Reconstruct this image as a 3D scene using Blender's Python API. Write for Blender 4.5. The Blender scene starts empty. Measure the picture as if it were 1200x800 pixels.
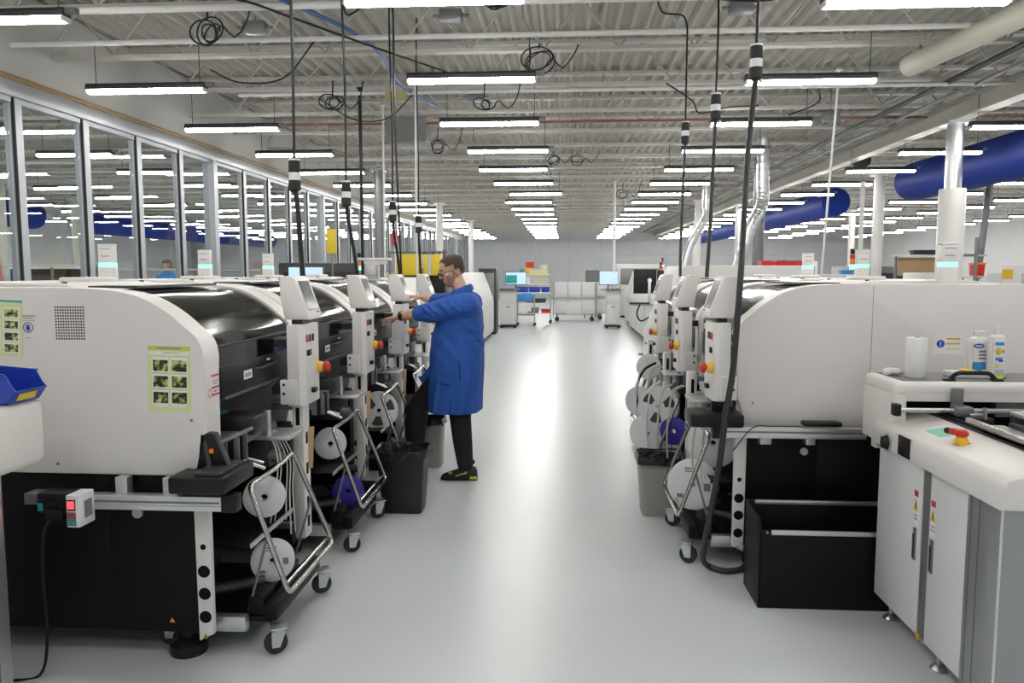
import bpy, bmesh, math, random
from mathutils import Vector, Matrix
random.seed(7)
S = bpy.context.scene
COL = S.collection
PI = math.pi
def R(d): return math.radians(d)

# ------------------------------------------------------------------ materials
def mat(name, col, rough=.5, metal=0.0, spec=.5, coat=0.0, noise=0.0, nscale=8.0, bump=0.0, bscale=60.0, emit=None, estr=0.0):
    m = bpy.data.materials.new(name); m.use_nodes = True
    nt = m.node_tree; b = nt.nodes['Principled BSDF']
    b.inputs['Base Color'].default_value = (*col, 1); b.inputs['Roughness'].default_value = rough
    b.inputs['Metallic'].default_value = metal; b.inputs['Specular IOR Level'].default_value = spec
    b.inputs['Coat Weight'].default_value = coat
    if noise or bump:
        tc = nt.nodes.new('ShaderNodeTexCoord')
    if noise:
        n = nt.nodes.new('ShaderNodeTexNoise'); n.inputs['Scale'].default_value = nscale; n.inputs['Detail'].default_value = 4
        r = nt.nodes.new('ShaderNodeMapRange'); r.inputs[3].default_value = 1 - noise; r.inputs[4].default_value = 1 + noise
        mx = nt.nodes.new('ShaderNodeMix'); mx.data_type = 'RGBA'; mx.blend_type = 'MULTIPLY'; mx.inputs[0].default_value = 1
        mx.inputs[6].default_value = (*col, 1)
        nt.links.new(tc.outputs['Object'], n.inputs['Vector']); nt.links.new(n.outputs['Fac'], r.inputs[0])
        nt.links.new(r.outputs[0], mx.inputs[7]); nt.links.new(mx.outputs[2], b.inputs['Base Color'])
    if bump:
        n2 = nt.nodes.new('ShaderNodeTexNoise'); n2.inputs['Scale'].default_value = bscale; n2.inputs['Detail'].default_value = 3
        bp = nt.nodes.new('ShaderNodeBump'); bp.inputs['Strength'].default_value = bump; bp.inputs['Distance'].default_value = .02
        nt.links.new(tc.outputs['Object'], n2.inputs['Vector']); nt.links.new(n2.outputs['Fac'], bp.inputs['Height'])
        nt.links.new(bp.outputs['Normal'], b.inputs['Normal'])
    if emit:
        b.inputs['Emission Color'].default_value = (*emit, 1); b.inputs['Emission Strength'].default_value = estr
    return m
def glass_mat(name, tint, ior=1.45, rough=.02):
    m = bpy.data.materials.new(name); m.use_nodes = True; nt = m.node_tree; nt.nodes.clear()
    o = nt.nodes.new('ShaderNodeOutputMaterial'); t = nt.nodes.new('ShaderNodeBsdfTransparent'); g = nt.nodes.new('ShaderNodeBsdfGlossy')
    lw = nt.nodes.new('ShaderNodeLayerWeight'); lw.inputs[0].default_value = .5      # Schlick reflectance, the same on both faces of a sheet
    pw = nt.nodes.new('ShaderNodeMath'); pw.operation = 'POWER'; pw.inputs[1].default_value = 5
    f0 = ((ior-1)/(ior+1))**2
    f = nt.nodes.new('ShaderNodeMath'); f.operation = 'MULTIPLY_ADD'; f.inputs[1].default_value = 1-f0; f.inputs[2].default_value = f0
    nt.links.new(lw.outputs['Facing'], pw.inputs[0]); nt.links.new(pw.outputs[0], f.inputs[0])
    x = nt.nodes.new('ShaderNodeMixShader'); t.inputs[0].default_value = (*tint, 1); g.inputs['Roughness'].default_value = rough
    nt.links.new(f.outputs[0], x.inputs[0]); nt.links.new(t.outputs[0], x.inputs[1]); nt.links.new(g.outputs[0], x.inputs[2])
    nt.links.new(x.outputs[0], o.inputs[0]); return m

M = {}
M['white'] = mat('white_enamel', (.77, .745, .725), .38, noise=.02, nscale=3)
M['white2'] = mat('warm_white_plastic', (.80, .77, .745), .45)
M['cab'] = mat('light_grey_enamel', (.70, .71, .71), .4, noise=.015, nscale=3)
M['oven'] = mat('off_white_sheet_metal', (.68, .68, .665), .45, noise=.03)
M['black'] = mat('black_sheet_metal', (.0045, .0045, .005), .45, spec=.22, noise=.2, nscale=5)
M['black2'] = mat('black_plastic', (.008, .008, .009), .38, spec=.35)
M['void'] = mat('dark_interior', (.003, .003, .0035), .75, spec=.2)
M['rubber'] = mat('black_rubber', (.018, .018, .02), .6)
M['dgrey'] = mat('dark_grey_plastic', (.028, .029, .032), .4)
M['mgrey'] = mat('mid_grey_metal', (.22, .225, .23), .42, metal=.5)
M['steel'] = mat('brushed_steel', (.55, .55, .54), .28, metal=1, noise=.08, nscale=30)
M['chrome'] = mat('satin_chrome', (.56, .54, .51), .27, metal=1)
M['alu'] = mat('anodised_aluminium', (.72, .73, .74), .36, metal=.85, noise=.04, nscale=20)
M['alud'] = mat('satin_aluminium_profile', (.40, .41, .42), .4, metal=.85)
M['dullyellow'] = mat('dull_yellow_plate', (.42, .37, .19), .6)
M['galv'] = mat('galvanised_metal', (.62, .64, .65), .3, metal=.9, noise=.18, nscale=14)
M['joist'] = mat('off_white_painted_steel', (.50, .485, .44), .55, noise=.08, nscale=4)
M['deck'] = mat('painted_roof_deck', (.40, .385, .345), .6, noise=.1, nscale=2)
M['wallp'] = mat('grey_white_bulkhead', (.50, .50, .48), .7, noise=.03, nscale=1.5)
M['wall'] = mat('white_wall_paint', (.80, .80, .80), .7, noise=.03, nscale=1.5)
M['wallg'] = mat('grey_wall_panel', (.50, .51, .53), .55, noise=.05, nscale=1.0)
M['frame'] = mat('grey_window_frame', (.44, .46, .49), .4, metal=.3)
M['gasket'] = mat('black_gasket', (.02, .022, .025), .6)
M['wood'] = mat('brown_wood_trim', (.33, .21, .09), .5, noise=.2, nscale=20)
M['pane'] = glass_mat('window_glass', (.87, .90, .90), 1.45, .0)
M['hood'] = glass_mat('smoked_acrylic', (.10, .105, .115), 1.95, .10)
M['clear'] = glass_mat('clear_acrylic', (.82, .85, .86), 1.45, .02)
M['tube'] = mat('lit_light_tube', (.9, .9, .9), .4, emit=(1, .975, .93), estr=36)
M['led_green'] = mat('lit_green_band', (.3, .9, .7), .4, emit=(.25, 1, .66), estr=.95)
M['led_red'] = mat('lit_red_digit', (.9, .1, .1), .4, emit=(1, .05, .06), estr=3)
M['red'] = mat('red_plastic', (.60, .025, .018), .35)
M['orange'] = mat('orange_plastic', (.85, .22, .03), .4)
M['yellow'] = mat('yellow_plastic', (.85, .52, .03), .4)
M['yellow2'] = mat('yellow_sign_board', (.78, .58, .03), .5)
M['blue'] = mat('blue_plastic_bin', (.02, .055, .42), .3)
M['duct'] = mat('blue_duct_fabric', (.008, .030, .23), .6, spec=.15, bump=.3, bscale=1.6)
M['teal'] = mat('teal_plastic', (.02, .42, .40), .4)
M['brownboard'] = mat('brown_cardboard', (.46, .31, .17), .7, noise=.1)
M['paper'] = mat('white_paper', (.82, .82, .82), .7)
M['lime'] = mat('lime_print', (.56, .63, .13), .6)
M['limel'] = mat('pale_lime_print', (.70, .74, .36), .6)
M['photo'] = None
M['screen'] = mat('grey_touch_screen', (.20, .205, .21), .12)
M['screen_lit'] = mat('lit_monitor_screen', (.3, .4, .55), .2, emit=(.36, .50, .80), estr=.9)
M['mint'] = mat('mint_touch_pad', (.25, .62, .50), .4)
M['reel'] = mat('white_reel_plastic', (.76, .76, .77), .4)
M['reelb'] = mat('blue_reel_plastic', (.05, .035, .36), .35)
M['tape'] = mat('dark_carrier_tape', (.05, .05, .055), .4)
M['binb'] = mat('black_bin_plastic', (.010, .0105, .012), .4)
M['bing'] = mat('grey_bin_plastic', (.33, .33, .30), .5)
M['bag'] = mat('black_bin_bag', (.012, .012, .014), .25, bump=.8, bscale=25)
M['cloth'] = mat('blue_lab_coat_cloth', (.022, .098, .42), .8, noise=.08, nscale=8, bump=.35, bscale=14)
M['clothd'] = mat('dark_blue_seam', (.006, .025, .13), .85)
M['trouser'] = mat('black_trouser_cloth', (.010, .011, .014), .85, bump=.3, bscale=20)
M['skin'] = mat('skin', (.66, .40, .29), .5, noise=.05, nscale=20)
M['hair'] = mat('short_brown_hair', (.075, .05, .035), .7, noise=.35, nscale=90, bump=.6, bscale=200)
M['stubble'] = mat('beard_stubble', (.36, .21, .145), .7, noise=.25, nscale=150)
M['shoe'] = mat('black_shoe_fabric', (.012, .012, .013), .6)
M['acid'] = mat('acid_yellow_trim', (.55, .72, .03), .5)
M['blueprint'] = mat('blue_print', (.02, .08, .45), .5)
M['skyprint'] = mat('sky_blue_print', (.05, .28, .68), .5)
M['redprint'] = mat('red_print', (.65, .04, .08), .5)
M['greyprint'] = mat('grey_print', (.20, .21, .24), .6)
M['amber'] = mat('amber_print', (.75, .42, .03), .5)
M['bluehose'] = mat('blue_air_hose', (.03, .10, .30), .4)
M['redpipe'] = mat('rust_red_pipe', (.27, .10, .06), .5)
M['cream'] = mat('cream_duct', (.60, .58, .49), .5)
M['white_cable'] = mat('white_cable', (.74, .74, .72), .5)
def photo_mat():
    m = bpy.data.materials.new('printed_photos'); m.use_nodes = True; nt = m.node_tree; b = nt.nodes['Principled BSDF']
    tc = nt.nodes.new('ShaderNodeTexCoord'); n = nt.nodes.new('ShaderNodeTexNoise'); n.inputs['Scale'].default_value = 38; n.inputs['Detail'].default_value = 2
    cr = nt.nodes.new('ShaderNodeValToRGB'); e = cr.color_ramp; e.interpolation = 'LINEAR'
    e.elements[0].position = .44; e.elements[0].color = (.012, .016, .012, 1); e.elements[1].position = .75; e.elements[1].color = (.75, .72, .62, 1)
    k = e.elements.new(.52); k.color = (.10, .14, .04, 1); k = e.elements.new(.60); k.color = (.45, .50, .12, 1)
    nt.links.new(tc.outputs['Object'], n.inputs['Vector']); nt.links.new(n.outputs['Fac'], cr.inputs[0]); nt.links.new(cr.outputs[0], b.inputs['Base Color'])
    return m
M['photo'] = photo_mat()
def floor_mat():
    m = mat('grey_epoxy_floor', (.635, .675, .695), .2, spec=.5, noise=.03, nscale=.5)
    nt = m.node_tree; b = nt.nodes['Principled BSDF']
    tc = nt.nodes.new('ShaderNodeTexCoord'); n = nt.nodes.new('ShaderNodeTexNoise'); n.inputs['Scale'].default_value = 1.3; n.inputs['Detail'].default_value = 5
    r = nt.nodes.new('ShaderNodeMapRange'); r.inputs[3].default_value = .28; r.inputs[4].default_value = .33
    nt.links.new(tc.outputs['Object'], n.inputs['Vector']); nt.links.new(n.outputs['Fac'], r.inputs[0]); nt.links.new(r.outputs[0], b.inputs['Roughness'])
    n2 = nt.nodes.new('ShaderNodeTexNoise'); n2.inputs['Scale'].default_value = 3.5; bp = nt.nodes.new('ShaderNodeBump'); bp.inputs['Strength'].default_value = .05; bp.inputs['Distance'].default_value = .02
    nt.links.new(tc.outputs['Object'], n2.inputs['Vector']); nt.links.new(n2.outputs['Fac'], bp.inputs['Height']); nt.links.new(bp.outputs['Normal'], b.inputs['Normal'])
    return m
M['floor'] = floor_mat()

# ------------------------------------------------------------------ mesh builder
def fillet(pts, rad, n=4):
    pts = [Vector(p) for p in pts]; out = [pts[0]]
    for i in range(1, len(pts)-1):
        a, b, c = pts[i-1], pts[i], pts[i+1]; d1 = a-b; d2 = c-b
        r = min(rad, d1.length*.45, d2.length*.45)
        p, q = b + d1.normalized()*r, b + d2.normalized()*r
        for k in range(n+1):
            t = k/n; out.append(p*(1-t)**2 + b*2*t*(1-t) + q*t*t)
    out.append(pts[-1]); return out
def spline(pts, n=6):
    P = [Vector(p) for p in pts]; P = [2*P[0]-P[1]] + P + [2*P[-1]-P[-2]]; out = []
    for i in range(1, len(P)-2):
        for k in range(n):
            t = k/n; a, b, c, d = P[i-1], P[i], P[i+1], P[i+2]
            out.append(.5*((2*b) + (c-a)*t + (2*a-5*b+4*c-d)*t*t + (-a+3*b-3*c+d)*t**3))
    out.append(P[-2]); return out

class MB:
    def __init__(s): s.bm = bmesh.new(); s.mats = []; s.cur = 0; s.s = 1
    def m(s, k):
        mm = M[k] if isinstance(k, str) else k
        if mm not in s.mats: s.mats.append(mm)
        s.cur = s.mats.index(mm); return s
    def _f(s, vs):
        try:
            f = s.bm.faces.new(vs); f.material_index = s.cur; return f
        except ValueError: return None
    def box(s, x0, x1, y0, y1, z0, z1, bev=0.0, seg=2):
        if x0 > x1: x0, x1 = x1, x0
        if y0 > y1: y0, y1 = y1, y0
        if z0 > z1: z0, z1 = z1, z0
        v = [s.bm.verts.new(p) for p in ((x0,y0,z0),(x1,y0,z0),(x1,y1,z0),(x0,y1,z0),(x0,y0,z1),(x1,y0,z1),(x1,y1,z1),(x0,y1,z1))]
        fs = [s._f([v[i] for i in q]) for q in ((3,2,1,0),(4,5,6,7),(0,1,5,4),(1,2,6,5),(2,3,7,6),(3,0,4,7))]
        if bev:
            bev = min(bev, .49*min(x1-x0, y1-y0, z1-z0))
            es = list({e for f in fs for e in f.edges})
            r = bmesh.ops.bevel(s.bm, geom=es, offset=bev, segments=seg, profile=.5, affect='EDGES')
            for f in r['faces']: f.material_index = s.cur
        return s
    def tube(s, pts, r, seg=8, cap=True):
        pts = [Vector(p) for p in pts]; rings = []; n = len(pts)
        rr = r if isinstance(r, (list, tuple)) else [r]*n
        t0 = (pts[1]-pts[0]).normalized(); up = Vector((0,0,1)) if abs(t0.z) < .9 else Vector((1,0,0))
        nrm = t0.cross(up).normalized(); prev = t0
        for i, p in enumerate(pts):
            t = ((pts[min(i+1,n-1)]-pts[max(i-1,0)])).normalized()
            ax = prev.cross(t)
            if ax.length > 1e-6: nrm = Matrix.Rotation(prev.angle(t), 3, ax.normalized()) @ nrm
            prev = t; bn = t.cross(nrm).normalized()
            rings.append([s.bm.verts.new(p + nrm*math.cos(2*PI*k/seg)*rr[i] + bn*math.sin(2*PI*k/seg)*rr[i]) for k in range(seg)])
        for a, b in zip(rings, rings[1:]):
            for k in range(seg): s._f([a[k], a[(k+1)%seg], b[(k+1)%seg], b[k]])
        if cap: s._f(rings[0][::-1]); s._f(rings[-1])
        return s
    def cyl(s, p0, p1, r0, r1=None, seg=16): return s.tube([p0, p1], [r0, r0 if r1 is None else r1], seg)
    def lathe(s, prof, c, axis='z', seg=24):
        # prof: list of (radius, height along axis)
        c = Vector(c); A = {'x': Vector((1,0,0)), 'y': Vector((0,1,0)), 'z': Vector((0,0,1))}[axis] if isinstance(axis, str) else Vector(axis).normalized()
        u = A.cross(Vector((0,0,1)) if abs(A.z) < .9 else Vector((1,0,0))).normalized(); w = A.cross(u)
        rings = []
        for r, h in prof:
            if r < 1e-6: rings.append([s.bm.verts.new(c + A*h)])
            else: rings.append([s.bm.verts.new(c + A*h + u*r*math.cos(2*PI*k/seg) + w*r*math.sin(2*PI*k/seg)) for k in range(seg)])
        for a, b in zip(rings, rings[1:]):
            for k in range(seg):
                k2 = (k+1) % seg
                if len(a) == 1 and len(b) > 1: s._f([a[0], b[k2], b[k]])
                elif len(b) == 1 and len(a) > 1: s._f([a[k], a[k2], b[0]])
                elif len(a) > 1: s._f([a[k], a[k2], b[k2], b[k]])
        return s
    def prism(s, poly, axis, a0, a1, bev=0.0, seg=2):
        def P(p, a): return {'x': (a, p[0], p[1]), 'y': (p[0], a, p[1]), 'z': (p[0], p[1], a)}[axis]
        A = [s.bm.verts.new(P(p, a0)) for p in poly]; B = [s.bm.verts.new(P(p, a1)) for p in poly]
        n = len(poly); fs = [s._f(A), s._f(B[::-1])]
        for i in range(n): fs.append(s._f([A[i], B[i], B[(i+1)%n], A[(i+1)%n]]))
        if bev:
            es = list(set(fs[0].edges) | set(fs[1].edges))
            r = bmesh.ops.bevel(s.bm, geom=es, offset=bev, segments=seg, profile=.5, affect='EDGES')
            for f in r['faces']: f.material_index = s.cur
        return s
    def loft(s, rings, cap=True, closed=True):
        V = [[s.bm.verts.new(p) for p in r] for r in rings]; n = len(V[0])
        for a, b in zip(V, V[1:]):
            for k in range(n if closed else n-1): s._f([a[k], a[(k+1)%n], b[(k+1)%n], b[k]])
        if cap and closed: s._f(V[0][::-1]); s._f(V[-1])
        return s
    def ball(s, c, r, seg=12, rings=8):
        rx, ry, rz = (r, r, r) if not isinstance(r, (tuple, list)) else r
        R_ = []
        for i in range(1, rings):
            th = PI*i/rings
            R_.append([(c[0]+rx*math.sin(th)*math.cos(2*PI*k/seg), c[1]+ry*math.sin(th)*math.sin(2*PI*k/seg), c[2]-rz*math.cos(th)) for k in range(seg)])
        V = [[s.bm.verts.new(p) for p in r_] for r_ in R_]
        b = s.bm.verts.new((c[0], c[1], c[2]-rz)); t = s.bm.verts.new((c[0], c[1], c[2]+rz))
        for a_, b_ in zip(V, V[1:]):
            for k in range(seg): s._f([a_[k], a_[(k+1)%seg], b_[(k+1)%seg], b_[k]])
        for k in range(seg): s._f([b, V[0][(k+1)%seg], V[0][k]]); s._f([t, V[-1][k], V[-1][(k+1)%seg]])
        return s
    def quad(s, a, b, c, d): s._f([s.bm.verts.new(p) for p in (a, b, c, d)]); return s
    def xf(s, mtx): bmesh.ops.transform(s.bm, matrix=mtx, verts=s.bm.verts[:]); return s
    def build(s, name, parent=None, smooth=True, ang=38, mirror=1):
        if mirror < 0: bmesh.ops.transform(s.bm, matrix=Matrix.Diagonal((-1,1,1,1)), verts=s.bm.verts[:])
        bmesh.ops.recalc_face_normals(s.bm, faces=s.bm.faces[:])
        me = bpy.data.meshes.new(name); s.bm.to_mesh(me); s.bm.free()
        for k in s.mats: me.materials.append(k)
        if smooth:
            me.shade_smooth(); me.set_sharp_from_angle(angle=R(ang))
        o = bpy.data.objects.new(name, me); COL.objects.link(o)
        if parent: o.parent = parent
        return o
def tag(o, label=None, cat=None, group=None, kind=None):
    if label: o['label'] = label
    if cat: o['category'] = cat
    if group: o['group'] = group
    if kind: o['kind'] = kind
    return o
def empty(name, loc, label=None, cat=None, group=None, rz=0):
    o = bpy.data.objects.new(name, None); COL.objects.link(o); o.location = loc; o.rotation_euler = (0,0,rz)
    o.empty_display_size = .1
    return tag(o, label, cat, group)
def struct(o): o['kind'] = 'structure'; return o
def clone(o, loc=None, label=None, parent=None, group=None, rz=None):
    c = o.copy(); COL.objects.link(c)
    if parent: c.parent = parent
    if loc is not None: c.location = loc
    if label: c['label'] = label
    if group: c['group'] = group
    if rz is not None: c.rotation_euler.z = rz
    for ch in list(o.children): clone(ch, parent=c)
    return c
ORD = ['first','second','third','fourth','fifth','sixth','seventh','eighth','ninth','tenth','eleventh','twelfth','thirteenth','fourteenth','fifteenth','sixteenth','seventeenth','eighteenth','nineteenth','twentieth','twenty-first','twenty-second','twenty-third','twenty-fourth','twenty-fifth']

# ------------------------------------------------------------------ camera
PITCH, YAW, FPX = .0908602, .0662944, 900.0
cam = bpy.data.cameras.new('camera'); co = bpy.data.objects.new('camera', cam); COL.objects.link(co)
co.location = (0, 0, 1.64); co.rotation_euler = (PI/2 - PITCH, 0, YAW)
cam.sensor_width = 36; cam.lens = 36*FPX/1200; cam.clip_start = .05; cam.clip_end = 200
S.camera = co

# ------------------------------------------------------------------ room shell
XL, XR, Y0, Y1, ZD = -22.5, 17.5, -5.0, 46.0, 4.42
struct(MB().m('floor').box(XL, XR, Y0, Y1, -.1, 0).build('floor'))
# roof deck: trapezoid ribs running down the hall
prof = []; x = XL; p = .17
while x < XR:
    prof += [(x, ZD), (x+.035, ZD+.06), (x+.10, ZD+.06), (x+.135, ZD)]; x += p
prof += [(XR, ZD), (XR, ZD+.1), (XL, ZD+.1)]
b = MB().m('deck'); A = [b.bm.verts.new((q[0], Y0, q[1])) for q in prof]; B = [b.bm.verts.new((q[0], Y1, q[1])) for q in prof]
for i in range(len(prof)): b._f([A[i], A[(i+1)%len(prof)], B[(i+1)%len(prof)], B[i]])
struct(b.build('ceiling', smooth=False))
struct(MB().m('wall').box(XR, XR+.15, Y0, Y1, 0, ZD).build('wall_right'))
struct(MB().m('wall').box(XL-.15, XL, Y0, Y1, 0, ZD).build('wall_left'))
b = MB().m('wallg').box(XL, XR, Y1-.6, Y1-.5, 0, ZD)
b.m('frame')
x = -5.4
while x < 8:
    b.box(x-.04, x+.04, Y1-.64, Y1-.6, 0, ZD-.3); x += 1.9
b.box(XL, XR, Y1-.63, Y1-.6, 2.55, 2.63)
struct(b.build('wall_back'))
# joists (one mesh, copies share it)
JB = 3.88
b = MB().m('joist')
x0, x1 = XL+.05, XR-.05
b.box(x0, x1, -.055, .055, JB, JB+.035); b.box(x0, x1, -.06, .06, ZD-.045, ZD-.005)
x = x0 + .2; up = True
while x + .38 < x1:
    z0, z1 = (JB+.03, ZD-.04) if up else (ZD-.04, JB+.03)
    b.tube([(x, 0, z0), (x+.38, 0, z1)], .012, 5, cap=False); x += .38; up = not up
j0 = struct(b.build('ceiling_joist', smooth=False))
yj = 3.6; first = True
while yj < Y1-.7:
    o = j0 if first else clone(j0)
    o.location = (0, yj, 0); first = False; yj += 1.5
# girder at the right over the columns + columns
b = MB().m('joist').box(5.1, 5.3, 3, Y1-.7, 3.62, 3.65).box(5.18, 5.22, 3, Y1-.7, 3.64, 3.86).box(5.1, 5.3, 3, Y1-.7, 3.845, 3.875)
struct(b.build('ceiling_girder'))
def column(x, y, r, top='galv', sleeve=None, base=True):
    b = MB().m(top).cyl((x,y,0), (x,y,3.62), r, seg=20).box(x-r*1.5, x+r*1.5, y-r*1.5, y+r*1.5, 3.585, 3.62)
    if sleeve: b.m('white').lathe([(sleeve*.9,0),(sleeve,.01),(sleeve,2.72),(sleeve*.97,2.74),(r,2.74)], (x,y,0), 'z', 28)
    return struct(b.build('column'))
column(5.2, 10.8, .105, 'galv', .165)
column(6.45, 16.4, .105, 'white')
column(3.45, 14.0, .10, 'mgrey')
column(-3.6, 15.0, .10, 'mgrey')
column(-3.6, 22.4, .10, 'white'); column(-3.6, 30, .10, 'white')
column(5.2, 23.5, .10, 'white'); column(5.2, 31, .10, 'white'); column(3.75, 22.0, .09, 'white'); column(9.4, 26, .10, 'white')
column(-12.5, 16.5, .10, 'cream'); column(-13.4, 20.5, .10, 'cream')

# glazed partition on the left
XG = -5.5; ZT = 3.36
b = MB().m('wallp').box(XG-.09, XG+.06, Y0, Y1-.6, 3.55, ZD)
struct(b.build('wall_partition'))
struct(MB().m('frame').box(XG-.07, XG+.08, Y0, Y1-.6, ZT, 3.52, .01).build('trim_1'))
struct(MB().m('wood').box(XG-.06, XG+.10, Y0, Y1-.6, 3.515, 3.565, .005).build('trim_2'))
struct(MB().m('frame').box(XG-.06, XG+.06, Y0, Y1-.6, 0, .12).build('baseboard_left'))
ym = 7.47 - 1.1*3; n = 1
mull = []
while ym < Y1-1.8:
    b = MB().m('frame').box(XG-.05, XG+.05, ym, ym+.10, .12, ZT).m('gasket').box(XG+.02, XG+.049, ym-.016, ym, .12, ZT).m('frame').box(XG-.05, XG+.02, ym-.03, ym, .12, ZT)
    b.m('frame').box(XG-.04, XG+.04, ym+.1, ym+1.065, ZT-.05, ZT).box(XG-.04, XG+.04, ym+.1, ym+1.065, .12, .18).box(XG-.035, XG+.035, ym+.1, ym+1.065, .98, 1.04)
    if n % 5 == 3: b.box(XG-.09, XG+.09, ym-.12, ym-.035, .12, ZT)
    w = struct(b.build('window_%d' % n))
    MB().m('pane').box(XG-.004, XG+.004, ym+.1, ym+1.065, .18, ZT-.05).build('pane', w)
    ym += 1.1; n += 1

# ------------------------------------------------------------------ linear lights
def fixture():
    r = empty('ceiling_light', (0,0,0))
    b = MB().m('dgrey').prism([(-.045,.0),(-.05,.035),(-.03,.06),(.03,.06),(.05,.035),(.045,.0)], 'x', -.61, .61)
    b.m('white2').box(-.61, -.595, -.05, .05, -.035, .0).box(.595, .61, -.05, .05, -.035, .0)
    b.build('housing', r, smooth=False)
    MB().m('tube').prism([(-.043,0),(-.04,-.025),(-.02,-.038),(.02,-.038),(.04,-.025),(.043,0)], 'x', -.594, .594).build('light_tube', r, smooth=False)
    for sx in (-.52, .55): MB().m('gasket').cyl((sx,0,.05), (sx,0,.43), .004, seg=5).build('hanger', r)
    MB().m('mgrey').box(.605, .69, -.025, .025, .02, .06).build('driver_box', r)
    return r
fx = fixture(); used = False
rows = [(-.87, 'row over the aisle', -3, 18, 5.29), (2.37, 'row over the right machines', -3, 18, 5.5), (-4.2, 'row by the glass wall', -3, 18, 5.45),
        (5.72, 'row along the right columns', -3, 18, 5.9), (9.05, 'row beside the blue duct', 5, 18, 5.9), (11.45, 'row at the far right', 0, 18, 5.5), (15.1, 'row nearest the right wall', 1, 18, 5.0),
        (-7.55, 'first row behind the glass wall', -3, 18, 5.2), (-10.9, 'second row behind the glass wall', -3, 18, 5.6), (-14.4, 'third row behind the glass wall', -1, 18, 5.3), (-18.4, 'deepest row behind the glass wall', 0, 18, 5.3)]
for x, nm, k0, k1, ys in rows:
    i = 0
    for k in range(k0, k1):  # lights with negative index stay out of view, added to light the hall
        y = ys + 2.14*k + random.uniform(-.03, .03); jx = random.uniform(-.05, .05)
        if abs(x) < 1 and k == 6: jx = .22
        lab = 'tube ceiling light, %s from the camera in the %s' % (ORD[k-max(k0, 0)], nm) if k >= 0 else 'added ceiling light out of view, %s back in the %s' % (ORD[-k-1], nm)
        if not used:
            o = fx; used = True; o.location = (x+jx, y, 3.45); tag(o, lab, 'ceiling light', 'linear ceiling lights')
        else:
            o = clone(fx, (x+jx, y, 3.45), lab)

# ------------------------------------------------------------------ placement machines
# local frame: x = toward the aisle (front plane 0; mirrored on the right), y = along the line from the near end, z up
SIDE = [(0,.945),(0,1.29),(-.008,1.335),(-.03,1.375),(-.075,1.415),(-.13,1.462),(-.20,1.508),(-.27,1.54),(-.34,1.557),(-.45,1.569),(-.6,1.574),(-1.75,1.574),(-1.75,.805),(-.04,.80),(-.04,.915)]
_arc = [tuple(q) for q in [(p.x, p.z) for p in spline([(a, 0, c) for a, c in SIDE[1:11]], 4)]]
SIDE = SIDE[:1] + _arc + SIDE[11:]
def hood_z(v):   # outer curve of the side panel
    pts = _arc
    for a, c in zip(pts, pts[1:]):
        if c[0] <= v <= a[0]:
            t = (v-a[0])/(c[0]-a[0]); return a[1]+(c[1]-a[1])*t
    return 1.574
def warn(b, x, y, z, w, axis='y', d=-1):
    # yellow warning triangle with black border facing -y (axis y) or +x (axis x)
    def P(a, h, o):
        return (x+a, y+d*o, z+h) if axis == 'y' else (x+d*o, y+a, z+h)
    for k, mm, o in ((1.0, 'black2', .001), (.74, 'amber', .0018), (.2, 'black2', .0026)):
        b.m(mm); V = [b.bm.verts.new(P(dx*w*k, dz*w*k, o)) for dx, dz in ((-.55,-.32),(.55,-.32),(0,.63))]; b._f(V)
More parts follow.
